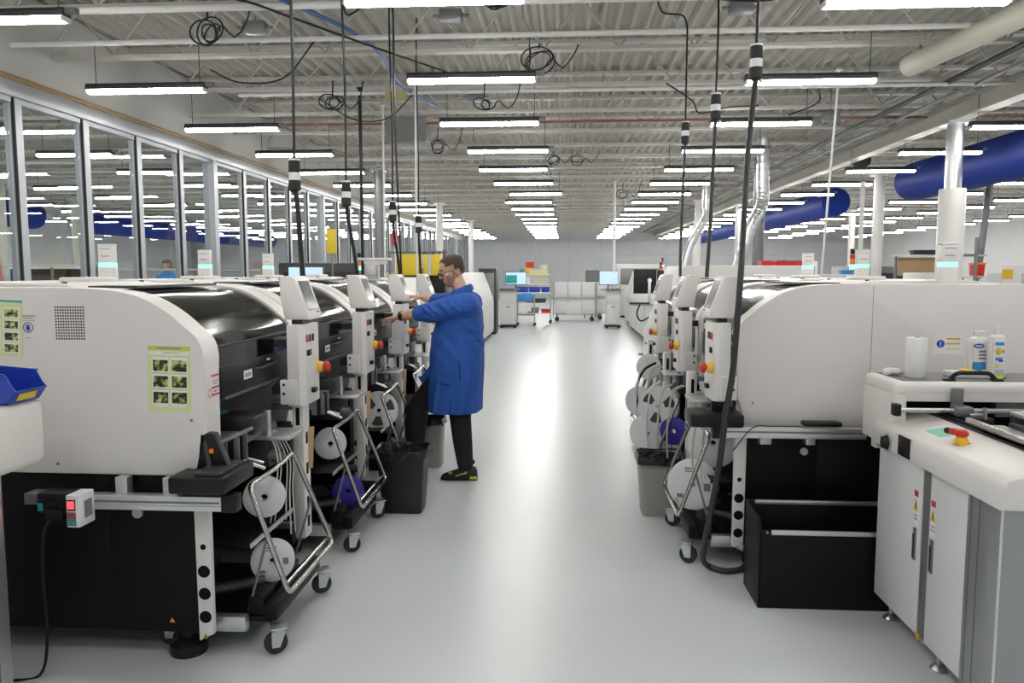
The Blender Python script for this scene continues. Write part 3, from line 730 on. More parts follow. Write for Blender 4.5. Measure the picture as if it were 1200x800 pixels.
# ------------------------------------------------------------------ conveyor printer cabinet, right foreground
r = empty('conveyor_cabinet', (1.5, 2.6, 0), 'tall light grey conveyor cabinet with two doors and an aluminium corner in the right foreground', 'cabinet')
Yb, Yf = 1.08, .06     # local far and near end
MB().m('cab').box(.012, .80, Yf+.02, Yb, .10, .84, .004).build('cabinet_body', r)
for (a, c, hy, nm) in ((.63, Yb-.01, .675, 'far'), (.275, .56, .525, 'near')):
    d = MB().m('cab').box(-.004, .014, a, c, .11, .845, .004).build('door', r)
    b = MB().m('mgrey').box(-.010, -.003, hy-.012, hy+.012, .42, .56, .008).m('dgrey').box(-.014, -.009, hy-.007, hy+.007, .43, .535, .004)
    b.build('door_handle', d)
    b = MB().m('paper').box(-.0052, -.004, hy-.016, hy+.02, .575, .72).m('redprint').box(-.006, -.005, hy-.016, hy+.02, .695, .72)
    b.m('amber'); V = [b.bm.verts.new((-.006, hy+q[0], q[1])) for q in ((-.018,.635),(.022,.635),(.002,.69))]; b._f(V)
    b.m('black2').box(-.0066, -.006, hy+.0, hy+.004, .645, .672).m('greyprint').box(-.006, -.005, hy-.012, hy+.016, .61, .615).box(-.006, -.005, hy-.012, hy+.016, .595, .60)
    b.build('warning_label', d)
MB().m('mgrey').box(-.002, .014, .565, .625, .11, .845, .003).build('door_post', r)
b = MB().m('alud'); ps = []
for k in range(9):
    a = PI + k*PI/2/8; ps.append((.126+.13*math.cos(a), .15+.13*math.sin(a)))
ps = [(-.004,.27)] + ps + [(.16,.02),(.16,.05),(.06,.27)]
b.prism(ps, 'z', .06, .845); b.m('mgrey').box(-.0055,-.003,.19,.195,.06,.845).box(-.0055,-.003,.245,.25,.06,.845)
b.build('corner_column', r)
MB().m('cab').box(.165, .80, .0, .03, .06, .845, .004).m('black2').lathe([(0,-.004),(.007,-.004),(.007,0)], (.19,0,.82), 'y', 10).build('end_panel', r)
# console: sloped top with rounded front
cs = [(-.03,.84),(-.036,.865),(-.034,.92),(-.02,.945),(.0,.955),(.16,.985),(.19,.985),(.19,.84)]
b = MB().m('white').prism(cs, 'y', .0, Yb+.01, .018)
con = b.build('console', r)

def ont(x, y, o=0): 
    t = (x-.0)/.16; return (x, y, .955+.03*t+o)
def pad(b, x0, x1, y0, y1, o): return b.quad(ont(x0,y0,o), ont(x1,y0,o), ont(x1,y1,o), ont(x0,y1,o))
b = MB().m('paper'); pad(b, .03, .135, .56, .77, .0012); b.m('mint'); pad(b, .04, .115, .60, .74, .002)
b.build('touch_pad', con, smooth=False)
b = MB().m('yellow').lathe([(0,.0),(.026,.0),(.026,.014),(.018,.03),(0,.03)], ont(.06,.47), 'z', 18).box(.03,.09,.455,.47,.968,.975)
b.m('red').lathe([(.012,.028),(.024,.034),(.026,.046),(.016,.056),(0,.058)], ont(.06,.47), 'z', 18).cyl((.06,.47,1.01),(.045,.52,1.008),.014,seg=10).m('black2').cyl((.045,.52,1.008),(.038,.545,1.006),.013,seg=10)
b.build('emergency_stop', con)
b = MB().m('black2').lathe([(0,-.03),(.012,-.03),(.03,-.014),(.034,-.0)], (-.036,.91,.875), 'x', 20).m('alu').lathe([(.034,-.006),(.042,-.004),(.042,0)], (-.036,.91,.875), 'x', 20)
b.m('black2').box(-.066,-.058,.90,.92,.85,.902,.003)
b.build('rotary_switch', con)
b = MB().m('black2').box(-.040,-.034,.69,.80,.848,.935,.002)
for i in range(3): b.m('redprint' if i else 'greyprint').box(-.0412,-.040,.785,.792,.86+.022*i,.866+.022*i)
b.build('display_panel', con)
for x, y in ((.06, 1.02), (.06, .55), (.7, 1.02), (.7, .55)):
    MB().m('steel').cyl((x,y,.11),(x,y,.012),.010,seg=10).lathe([(0,0),(.036,0),(.036,.006),(.026,.018),(.013,.026),(0,.026)], (x,y,0), 'z', 20).build('levelling_foot', r)
b = MB().m('amber').box(-.006,.01,.60,.628,.10,.125,.003).build('door_latch', r); MB().m('steel').box(-.006,.01,.56,.585,.10,.12,.003).build('door_latch', r)
# conveyor bed beyond the console
b = MB().m('mgrey').box(.19, .80, .0, Yb+.02, .80, .90).m('dgrey').box(.19,.215,.0,Yb+.02,.90,.99,.003).m('black2').box(.21,.222,.0,Yb+.02,.985,1.0)
b.m('alu').box(.225,.27,.05,Yb,.90,.965,.004).m('dgrey').box(.27,.285,.05,Yb,.95,.972)
b.build('conveyor_bed', r)
b = MB().m('chrome').cyl((.20,.70,1.02),(.20,.0,1.02),.012,seg=12).m('alu').box(.21,.30,.08,.62,.985,1.015,.004).m('dgrey').box(.305,.33,.05,.60,.93,1.03,.006)
b.build('guide_rail', r)

b = MB().m('clear').box(1.80,2.20,2.72,3.18,.965,.975).box(1.80,1.81,2.72,3.18,.975,1.07).box(1.80,2.20,3.17,3.18,.975,1.07).box(1.80,2.20,2.72,2.73,.975,1.06)
b.m('alu').box(1.795,1.815,2.72,3.18,1.065,1.08,.003).box(1.8,2.2,3.165,3.185,1.065,1.08,.003)
o = b.build('clear_tray'); tag(o, 'clear acrylic tray with metal rim on the conveyor bed at the right edge', 'tray')

# white cover behind the cabinet
r = empty('conveyor_hood', (1.5, 3.55, -.03), 'low white machine hood with a dark slot behind the grey cabinet', 'hood')
b = MB().m('white2')
b.box(0, 1.3, 0, .36, 1.10, 1.172, .025, 4).box(0, .06, .0, .36, .86, 1.12, .012).box(.05, 1.3, .30, .36, .80, 1.12).box(.05, 1.3, .0, .025, 1.085, 1.12)
b.build('hood_shell', r)
MB().m('black').box(.15, 1.25, .47, .60, .03, .86).box(.15, 1.25, .3, .6, .84, .86).build('support_base', r)
MB().m('void').box(.06, 1.29, .27, .30, .86, 1.09).build('slot', r); MB().m('mgrey').box(.5, 1.29, .10, .14, 1.0, 1.075).build('guard_plate', r)
MB().m('mgrey').box(.05,1.28,.04,.33,1.171,1.175).build('lid_plate', r)
MB().m('black2').tube(fillet([(.26,.05,1.172),(.29,.05,1.21),(.44,.05,1.21),(.47,.05,1.172)],.03), .010, 10).box(.235,.285,.035,.065,1.172,1.184,.004).box(.445,.495,.035,.065,1.172,1.184,.004).build('carry_handle', r)
MB().m('steel').cyl((.0,-.06,1.055),(1.3,-.06,1.055),.011,seg=12).m('black2').box(-.03,.0,-.085,-.035,1.03,1.085,.006).build('cross_shaft', r)
MB().m('mgrey').box(.24,.29,-.03,-.01,1.06,1.15,.004).box(.23,.31,-.09,-.02,1.03,1.075,.01).m('black2').box(.25,.37,-.14,-.05,.985,1.035,.008).m('steel').box(.28,.34,-.11,-.05,1.03,1.05,.004).cyl((.33,-.13,1.0),(.33,-.13,1.08),.009).build('shaft_clamp', r)
# things on the hood
ZH = 1.146
r = empty('paper_roll', (1.655, 3.70, ZH), 'upright white paper roll at the left on the white hood', 'roll')
MB().m('paper').lathe([(.014,0),(.043,0),(.045,.004),(.045,.182),(.043,.186),(.014,.186)], (0,0,0), 'z', 28).build('paper', r)
MB().m('brownboard').lathe([(.010,.001),(.0138,.001),(.0138,.188),(.010,.188),(.010,.001)], (0,0,0), 'z', 18).build('core', r)
b = MB().m('paper')
for i in range(3): b.ball((.02*i-.02, .01*(i%2), .018), (.028,.022,.018), 10, 6)
o = b.build('crumpled_tissue'); o.location = (1.575, 3.76, ZH); tag(o, 'small crumpled white tissue left of the paper roll', 'tissue')
b = MB().m('paper').box(-.09,.10,-.05,.05,0,.028,.004).m('yellow2').box(-.02,.03,-.04,.05,.028,.034,.002).m('acid').tube(spline([(.05,-.03,.03),(.10,-.05,.024),(.13,-.055,.008),(.10,-.06,.002)],5),.009,8)
o = b.build('folded_wipes'); o.location = (1.90, 3.72, ZH); tag(o, 'stack of white wipes with yellow tape behind the black carry handle', 'wipes')
def bottle(loc, label, k):
    r = empty('cleaner_bottle', loc, label, 'bottle', 'cleaner bottles on the white hood')
    w, d, h = (.046,.032,.20) if k == 0 else (.036,.030,.215)
    rings = []
    for z, s_ in ((0,.94),(.008,1),(h*.82,1),(h*.90,.88),(h*.95,.45),(h,.40)):
        rings.append([(w*s_*math.copysign(abs(math.cos(a))**.6, math.cos(a)), d*s_*math.copysign(abs(math.sin(a))**.6, math.sin(a)), z) for a in [2*PI*i/24 for i in range(24)]])
    MB().m('white2').loft(rings).build('bottle_body', r)
    MB().m('paper').lathe([(0,h),(.017,h),(.018,h+.005),(.016,h+.03),(0,h+.032)] if k else [(0,h),(.024,h),(.024,h+.014),(0,h+.016)], (0,0,0), 'z', 18).build('cap', r)
    def fr(mm, x0, x1, z0, z1, o=.0005): b.m(mm).box(x0, x1, -d-.001-o, -d+.004, z0, z1)
    b = MB()
    if k == 0:
        fr('paper', -.037, .037, .02, .165); fr('skyprint', -.037, .037, .025, .07, .001); fr('blueprint', -.03, .037, .008, .028, .001)
        b.m('blueprint').prism([(-.015+.024*math.cos(2*PI*i/20), .146+.011*math.sin(2*PI*i/20)) for i in range(20)], 'y', -d-.003, -d+.003)
        fr('paper', -.03, .0, .143, .149, .0025)
        for i in range(3): fr('greyprint', -.014, .02, .083+.016*i, .092+.016*i, .001)
    else:
        fr('paper', -.028, .028, .02, .175); fr('skyprint', -.024, .016, .155, .17, .001)
        b.m('lime').prism([(-.008+.014*math.cos(2*PI*i/16), .128+.018*math.sin(2*PI*i/16)) for i in range(16)], 'y', -d-.002, -d+.003)
        b.m('amber').prism([(-.010+.009*math.cos(2*PI*i/16), .122+.008*math.sin(2*PI*i/16)) for i in range(16)], 'y', -d-.003, -d+.003)
        fr('orange', .008, .018, .12, .135, .001); fr('skyprint', -.02, .012, .085, .10, .001); fr('blueprint', -.004, .014, .079, .088, .002); fr('limel', -.022, .0, .05, .07, .001); fr('clothd', -.030, .030, .0, .008, .001)
        for i in range(3): fr('greyprint', -.02, .022, .022+.008*i, .025+.008*i, .001)
    b.build('bottle_label', r, smooth=False)
bottle((1.965, 3.76, ZH), 'squat white cleaner bottle with a blue band, left of the two on the hood', 0)
bottle((2.010, 3.69, ZH), 'slim white cleaner bottle with a green and blue label, right of the pair', 1)
b = MB().m('paper').box(1.965,2.115,RY-.0012,RY-.0002,1.20,1.30)
b.m('blueprint').lathe([(0,-.002),(.021,-.002)], (2.00,RY,1.258), 'y', 22).m('paper').box(1.9975,2.0025,RY-.003,RY-.002,1.254,1.270).box(1.9975,2.0025,RY-.003,RY-.002,1.245,1.25)
for z, mm in ((1.282,'amber'),(1.256,'amber'),(1.228,'limel')): b.m(mm).box(2.03,2.10,RY-.0025,RY-.001,z,z+.008)
o = b.build('mandatory_sign', None, smooth=False); tag(o, 'small white sign with a blue exclamation circle on the right machine side', 'sign')
b = MB().m('black2').box(1.27,1.47,4.08,4.15,.825,.85,.01).tube(spline([(1.25,4.06,.83),(1.1,4.06,.83),(1.0,4.06,.82),(.9,4.05,.70)],6),.003,6)
o = b.build('cable_loom'); tag(o, 'black cable loom lying along the aluminium rail of the right machine', 'cable loom')

# ------------------------------------------------------------------ left foreground: end of a matching conveyor unit
r = empty('conveyor_hood', (-1.86, 2.62, .0), 'white conveyor hood at the left edge carrying the blue bin', 'hood')
MB().m('white2').box(-1.0, 0, -.55, 0, .955, 1.19, .03, 4).build('hood_shell', r)
MB().m('cab').box(-.95, -.20, -.5, -.03, .0, .955, .006).build('support_cabinet', r)
b = MB().m('alu'); b.prism([(-.20,-.03),(-.155,-.04),(-.145,-.06),(-.145,-.2),(-.20,-.2)], 'z', .05, .925, .003).m('mgrey').box(-.146,-.1435,-.12,-.112,.05,.92).m('white').box(-.2,-.143,-.2,-.02,.92,.955); b.build('corner_column', r)
# blue parts bin
r = empty('parts_bin', (-1.905, 2.5, 1.19), 'blue open-front plastic parts bin on the white hood at the left edge', 'parts bin')
def shell(poly, y0, y1, t, b):
    b.prism(poly, 'y', y0, y0+t).prism(poly, 'y', y1-t, y1)
sp = [(-.16,.0),(.035,.0),(.068,.045),(.055,.06),(.03,.105),(-.16,.12)]
b = MB().m('blue'); shell(sp, -.055, .10, .004, b)
b.box(-.16,.036,-.055,.10,0,.004).prism([(.033,.0),(.037,.0),(.070,.047),(.066,.047)], 'y', -.055, .10).box(-.16,-.156,-.055,.10,0,.12)
b.box(-.16,.034,-.062,-.055,.098,.106,.002).box(-.16,.034,.10,.107,.098,.106,.002)
b.build('bin_shell', r)
MB().m('yellow2').prism([(.048,.010),(.049,.010),(.062,.034),(.061,.034)], 'y', -.03, .06).build('label_card', r)

# ------------------------------------------------------------------ power drops with plug connectors
def drop(x, y, zc, low, label, r_low=.011, r_up=.007, kink=0):
    r = empty('power_drop', (x, y, zc), label, 'power cable', 'power drops over the machines')
    b = MB().m('black2')
    top = ZD - zc - .05
    if kink: b.tube(fillet([(0,0,.09),(0,0,top-.62),(-.03,0,top-.52),(-.22,.02,top-.50),(-.26,0,top-.4)], .06), r_up, 8)
    else: b.tube(spline([(0,0,.09),(.005,.0,top*.4),(-.01,.0,top*.75),(.0,0,top)], 5), r_up, 8)
    b.build('upper_cable', r)
    b = MB().m('paper').cyl((0,0,.085),(0,0,.095),.034,seg=18).m('rubber').lathe([(.033,.015),(.036,.02),(.034,.085),(0,.085)],(0,0,0),'z',18).m('paper').cyl((0,0,-.03),(0,0,.015),.034,seg=18)
    b.m('rubber').lathe([(0,-.10),(.022,-.10),(.036,-.085),(.036,-.03)],(0,0,0),'z',18).m('paper').ball((.028,0,-.10),.012,8,6)
    b.build('plug_connector', r)
    pts = [Vector(p)-Vector((x,y,zc)) for p in low]
    MB().m('dgrey' if r_low > .012 and x > 0 else 'black2').tube(spline([(0,0,-.09)]+pts, 7), r_low, 10).build('lower_cable', r)
    return r
drop(-1.60, 4.55, 2.21, [(-1.585,4.54,2.05),(-1.56,4.5,1.85),(-1.53,4.45,1.60)], 'black power drop with a striped connector nearest the camera over the left line', .016, .009)
drop(-1.63, 5.75, 2.22, [(-1.61,5.74,2.0),(-1.57,5.72,1.8),(-1.54,5.7,1.60)], 'second black power drop from the camera over the left line', .014, .008)
drop(-1.60, 7.2, 2.20, [(-1.59,7.2,2.0),(-1.56,7.2,1.8),(-1.54,7.2,1.60)], 'third black power drop from the camera over the left line', .013, .008)
drop(-1.60, 8.5, 2.16, [(-1.6,8.5,2.0),(-1.59,8.5,1.8),(-1.58,8.5,1.4)], 'farthest black power drop over the left line, in front of the yellow sheets', .013, .008)
drop(1.065, 4.48, 2.80, [(1.0,4.33,2.3),(.958,4.2,1.947),(.899,3.98,1.631),(.873,3.94,1.287),(.861,3.94,1.113),(.832,3.94,.897),(.812,3.96,.65),(.778,3.99,.371),(.758,4.02,.21),(.765,4.10,.09),(.81,4.16,.025),(.89,4.12,.018),(.99,4.16,.018),(1.06,4.30,.02)], 'grey flexible power drop reaching the floor beside the nearest right machine', .016, .009)
drop(1.08, 5.70, 2.81, [(1.07,5.68,2.5),(1.05,5.62,2.1),(1.02,5.52,1.8),(1.0,5.46,1.60)], 'second grey power drop from the camera over the right line', .014, .008)
drop(1.06, 6.95, 2.85, [(1.05,6.93,2.5),(1.03,6.86,2.1),(1.01,6.76,1.8),(1.0,6.68,1.60)], 'farthest grey power drop over the right line, with a bent top', .013, .008, 1)
def pole(x, y, z0, z1, r, k, name, label, x2=None):
    b = MB().m(k).tube([(x if x2 is None else x2, y, z0), (x, y, z1)], r, 8).box(x-.03, x+.03, y-.03, y+.03, z1-.02, z1)
    tag(b.build(name), label, 'pole')
pole(-1.72, 9.0, .9, 3.88, .012, 'white_cable', 'conduit_pole', 'thin white conduit pole left of the man hanging from the ceiling')
pole(3.05, 9.0, 1.5, 3.88, .013, 'white_cable', 'conduit_pole', 'thin white slanting conduit pole over the right machines', 2.93)
pole(-2.45, 10.5, 1.4, 3.88, .014, 'white_cable', 'conduit_pole', 'thin white conduit pole near the glass wall, in front of a grey column')
pole(-2.5, 9.5, 1.4, 3.88, .022, 'black2', 'conduit_pole', 'black conduit pole near the glass wall')
pole(1.27, 19.5, 1.6, 3.88, .03, 'white_cable', 'conduit_pole', 'white pipe pole far back over the right line')
pole(7.9, 15.0, 1.5, 3.5, .06, 'mgrey', 'conduit_pole', 'dark grey pole in front of the far right white wall', 7.75)
pole(4.55, 12.2, 0, 3.0, .035, 'white_cable', 'conduit_pole', 'white pole between the sleeved column and the blue duct')
# silver flexible hoses from the ceiling pipes
def flex(pts, r, label):
    P = spline(pts, 14); rr = [r*(1+.05*math.sin(i*2.2)) for i in range(len(P))]
    tag(MB().m('galv').tube(P, rr, 16).build('exhaust_hose'), label, 'exhaust hose', 'silver exhaust hoses')
flex([(3.25,13.0,3.8),(3.25,13.0,3.2),(3.26,13.0,2.85),(3.22,13,2.65),(3.05,12.9,2.35),(2.85,12.8,1.7)], .10, 'silver exhaust hose bending down beside the nearest right power drop')
flex([(3.25,18.0,3.8),(3.25,18.0,3.2),(3.25,18.0,2.9),(3.15,18,2.7),(2.9,17.9,2.25),(2.72,17.8,1.7)], .095, 'silver exhaust hose farther back, between the grey power drops')

# ------------------------------------------------------------------ things under the roof
def pipe(name, p0, p1, r, k, label, seg=10):
    tag(MB().m(k).tube([p0, p1], r, seg).build(name), label, 'pipe')
pipe('ceiling_pipe', (-5.3,7.25,3.80), (16,7.25,3.80), .025, 'white_cable', 'white pipe crossing the ceiling nearest the camera')
pipe('ceiling_pipe', (-4.0,9.45,3.80), (16,9.45,3.80), .022, 'white_cable', 'white pipe crossing the ceiling behind the second row of lights')
pipe('ceiling_pipe', (-5.0,6.45,3.83), (16,6.45,3.83), .03, 'white_cable', 'thick white pipe crossing the top of the picture')
pipe('ceiling_pipe', (-5.3,11.6,3.84), (16,11.6,3.84), .018, 'redpipe', 'thin rust red pipe crossing the ceiling')
pipe('ceiling_pipe', (4.45,5,3.83), (4.45,44,3.83), .035, 'dgrey', 'dark pipe running down the hall beside the girder')
pipe('ceiling_pipe', (4.75,5,3.80), (4.75,44,3.80), .022, 'mgrey', 'thin grey pipe running down the hall beside the girder')
tag(MB().m('cream').tube([(3.5,8.28,3.72),(3.75,6.37,3.72)], .105, 20).m('mgrey').cyl((3.52,8.1,3.8),(3.52,8.1,JB+.03),.01,seg=6).cyl((3.72,6.6,3.8),(3.72,6.6,JB+.03),.01,seg=6).build('round_duct'), 'cream round duct slanting under the roof at upper right', 'duct')
tag(MB().m('mgrey').box(-2.55,-2.05,11.3,12.0,3.55,3.86,.02).box(-2.6,-2.0,11.28,11.3,3.53,3.88).build('unit_heater'), 'grey unit heater under the roof near the left column', 'heater')
b = MB().m('bluehose').tube(spline([(-2.35,6.2,3.84),(-1.95,7.2,3.84),(-1.85,7.9,3.82),(-1.9,9.0,3.8),(-1.7,10.5,3.82)], 8), .02, 8)
tag(b.build('air_hose'), 'blue air hose along the ceiling left of the nearest light', 'hose')
def wire(pts, r, label, k='black2', n=8):
    tag(MB().m(k).tube(spline(pts, n), r, 6).build('ceiling_cable'), label, 'cable', 'black cables under the roof')
wire([(-4.0,5.6,3.66),(-3.6,5.6,3.64),(-3.0,5.8,3.72),(-2.6,6.2,3.80),(-2.3,6.6,3.78),(-1.7,7.4,3.72),(-1.35,8.1,3.74),(-.9,8.0,3.55)], .010, 'long black cable sagging across the top left of the ceiling')
wire([(-3.45,7.5,3.60),(-3.2,7.6,3.50),(-2.8,7.7,3.56),(-2.4,7.5,3.86)], .008, 'black cable looping between the left lights')
wire([(-3.0,9.5,3.75),(-2.6,9.6,3.52),(-2.2,9.7,3.55),(-1.9,9.8,3.86)], .008, 'black cable sagging beside the second left light')
wire([(-1.75,6.2,3.95),(-1.75,6.3,3.7),(-1.5,6.3,3.85),(-1.45,6.6,3.9),(-1.45,6.65,3.0),(-1.42,6.7,1.62)], .009, 'black cable dropping to the second left machine from the top edge')
wire([(1.0,6.3,3.86),(1.2,6.3,3.76),(1.6,6.3,3.74),(2.2,6.2,3.84),(3.4,6.3,3.86)], .011, 'black cable sagging at the top centre right of the ceiling')
wire([(1.2,9.4,3.85),(1.5,9.4,3.65),(1.6,9.4,3.5),(1.9,9.4,3.56),(2.3,9.5,3.6)], .009, 'black cable curling next to the second right light')
wire([(-.35,7.8,3.86),(-.33,7.7,3.75),(-.35,7.6,3.53)], .007, 'short black cord above the nearest centre light')
wire([(3.0,9.6,3.85),(3.02,9.6,3.65),(2.7,9.7,3.52)], .008, 'black cord above the end of the second right light')
def coil(c, r, n, label, k='black2'):
    random.seed(int(c[1]*10)); b = MB().m(k); last = None
    P = []
    for i in range(n*20+1):
        t = 2*PI*i/20; q = .82+.22*math.sin(t*.37+c[0]*3)+.10*math.sin(t*1.9+c[1])
        P.append((c[0]+r*q*math.cos(t)+.03*math.sin(t*.61), c[1]+.06*math.sin(t*.43), c[2]+r*q*.85*math.sin(t)))
    e = P[-1]; P += [(e[0]+.05,e[1],e[2]+.03), (e[0]+.14,e[1]+.02,e[2]-.06), (e[0]+.25,e[1]+.02,e[2]+.06), (e[0]+.30,e[1],JB+.02)]
    b.tube(spline(P, 2), .0075, 6); b.tube([(c[0],c[1],c[2]+r*.7),(c[0]+.01,c[1],JB+.02)], .008, 6)
    tag(b.build('cable_coil'), label, 'cable coil', 'coiled cables under the roof')
for c, r, n, l in (((-3.05,6.6,3.68),.13,4,'coiled black cable at the top left under the first pipe'), ((-2.75,9.2,3.64),.12,3,'coiled black cable between the first and second left lights'), ((-.26,7.9,3.74),.16,3,'large green-black cable coil above the nearest centre light'),
                ((-.55,6.2,3.80),.13,4,'coiled black cable at the top edge, centre'), ((.6,6.0,3.86),.14,3,'coiled black cable at the top edge right of centre'), ((-.95,9.3,3.62),.10,2,'small cable coil under the joists behind the nearest centre light'),
                ((-.2,14.6,3.72),.12,3,'cable coil far back above the fourth centre light'), ((.25,14.9,3.75),.13,2,'round cable coil right of the fourth centre light'), ((-2.0,12.3,3.62),.12,3,'cable coil near the unit heater'), ((1.5,20,3.6),.14,2,'cable coil far back right of the centre lights')):
    coil(c, r, n, l)
k = 0
for x, y, z, l in ((-2.75,6.9,3.80,'grey junction box on the nearest white pipe at upper left'), (-1.0,6.95,3.88,'grey junction box above the nearest centre light'), (1.5,6.9,3.88,'grey junction box under the roof at upper right of centre'), (3.3,10.0,3.55,'grey junction box at the end of the second right light'), (-1.1,9.75,3.80,'grey junction box on the second white pipe')):
    b = MB().m('mgrey').box(-.10,.10,-.06,.06,-.05,.05,.008).cyl((.10,0,0),(.16,0,0),.015).cyl((-.16,0,0),(-.10,0,0),.015).cyl((0,0,.045),(0,0,max(.06,JB+.02-z)),.008,seg=6); o = b.build('junction_box'); o.location = (x,y,z); tag(o, l, 'junction box', 'junction boxes under the roof')
tag(MB().m('dullyellow').box(-2.12,-1.86,9.2,9.22,3.66,3.76).cyl((-2.1,9.21,3.76),(-2.1,9.21,3.88),.004,seg=5).cyl((-1.9,9.21,3.76),(-1.9,9.21,3.88),.004,seg=5).build('hanging_sign'), 'pale yellow plate hanging under the joists at upper left', 'sign')
tag(MB().m('black2').lathe([(0,-.10),(.10,-.10),(.16,-.05),(.17,.05),(.12,.10),(0,.10)], (5.55,15.0,3.72), 'y', 20).cyl((5.55,15,3.85),(5.55,15,3.95),.02).build('ceiling_loudspeaker'), 'black round loudspeaker at the girder near the second right column', 'loudspeaker')
# blue fabric ducts
def duct(x, z, y0, y1, r, label):
    rings = []
    n = int((y1-y0)/.5)
    pf = [(.02,0),(r*.75,0),(r*.96,.06),(r,.18)] + [(r*(1+.012*math.sin(i*1.7)), .18+(y1-y0-.36)*i/n) for i in range(1,n)] + [(r,y1-y0-.18),(r*.96,y1-y0-.06),(r*.75,y1-y0),(.02,y1-y0)]
    d = empty('fabric_duct', (x, y0, z-r), label, 'air duct', 'blue fabric ducts')
    MB().m('duct').lathe(pf, (0,0,r), 'y', 32).build('duct_tube', d)
    yy = .6
    while yy < y1-y0:
        MB().m('mgrey').cyl((0,yy,2*r-.02),(0,yy,JB-z+r+.05),.006,seg=6).build('suspension_cable', d); yy += 3.0
duct(6.98, 3.42, 6.0, 16.2, .37, 'big blue fabric duct at the right edge in front of the white wall')
duct(6.98, 3.42, 20.4, 40, .37, 'blue fabric duct farther back on the right, behind the white column')
duct(-17.0, 3.42, 7, 24, .42, 'blue fabric duct behind the glass wall, left half')
duct(-17.0, 3.42, 26.5, 44, .42, 'blue fabric duct behind the glass wall, farther back')

# ------------------------------------------------------------------ far end of the aisle
def tower(x, y, z, label, s=1.0):
    r = empty('signal_light', (x, y, z), label, 'signal light')
    MB().m('mgrey').cyl((0,0,0),(0,0,.12*s),.012*s,seg=8).build('stem', r)
    for i, mm in enumerate(('led_green','orange','red')):
        MB().m(mm).cyl((0,0,(.12+i*.07)*s),(0,0,(.185+i*.07)*s),.035*s,seg=14).build('lens', r)
    MB().m('black2').cyl((0,0,.33*s),(0,0,.40*s),.03*s,seg=14).build('cap', r)
    return r
def oven(name, x0, x1, y0, y1, h, label, side=1, cat='machine'):
    r = empty(name, ((x0+x1)/2, (y0+y1)/2, 0), label, cat)
    w, d = (x1-x0)/2, (y1-y0)/2
    if side > 0: pr = [(-w,.12),(w,.12),(w,.95),(w-.12,1.30),(w-.25,h),(-w,h)]
    else: pr = [(w,.12),(-w,.12),(-w,.95),(-w+.12,1.30),(-w+.25,h),(w,h)]
    MB().m('oven').prism(pr, 'y', -d, d, .015).build('body', r)
    n = max(2, int((y1-y0)/1.1)); xs = w if side > 0 else -w
    for i in range(n):
        a = -d + 2*d*i/n + .02; c = -d + 2*d*(i+1)/n - .02
        p = MB().m('oven').box(xs-.01, xs+side*.012, a, c, .18, .90, .004).build('access_panel', r)
        MB().m('dgrey').box(xs+side*.012, xs+side*.02, (a+c)/2-.06, (a+c)/2+.06, .80, .82).build('handle', p)
    b = MB().m('black2').box(-w+.05, w-.05, -d+.05, d-.05, .06, .12)
    for sx in (-1, 1):
        for sy in (-1, 1): b.lathe([(0,0),(.04,0),(.04,.02),(.015,.03),(.015,.07)], (sx*(w-.1), sy*(d-.1), 0), 'z', 12)
    b.build('plinth', r)
    return r
oven('reflow_oven', -3.2, -1.78, 13.6, 19.6, 1.62, 'long off-white oven at the left side of the aisle behind the man', 1)
oven('reflow_oven', 1.88, 3.3, 16.0, 22.0, 1.45, 'long off-white oven at the right side of the aisle behind the black monitor', -1)
oven('inspection_machine', 2.0, 3.3, 23.0, 25.0, 1.66, 'off-white machine beyond the long oven on the right, farther down the aisle', -1)
oven('placement_cabinet', -3.1, -1.9, 9.0, 11.9, 1.55, 'white machine between the left line and the long left oven', 1)
oven('placement_cabinet', .98, 2.5, 8.05, 9.3, 1.70, 'tall white machine at the far end of the right line', -1)
tag(MB().m('dgrey').box(-2.2,-1.74,20.0,20.7,.05,1.72,.01).m('black2').box(-2.18,-1.76,20.02,20.68,.0,.05).m('mgrey').box(-2.15,-1.8,19.99,20.0,.2,1.6,.004).build('control_cabinet'), 'narrow dark grey control cabinet at the end of the left oven', 'cabinet')

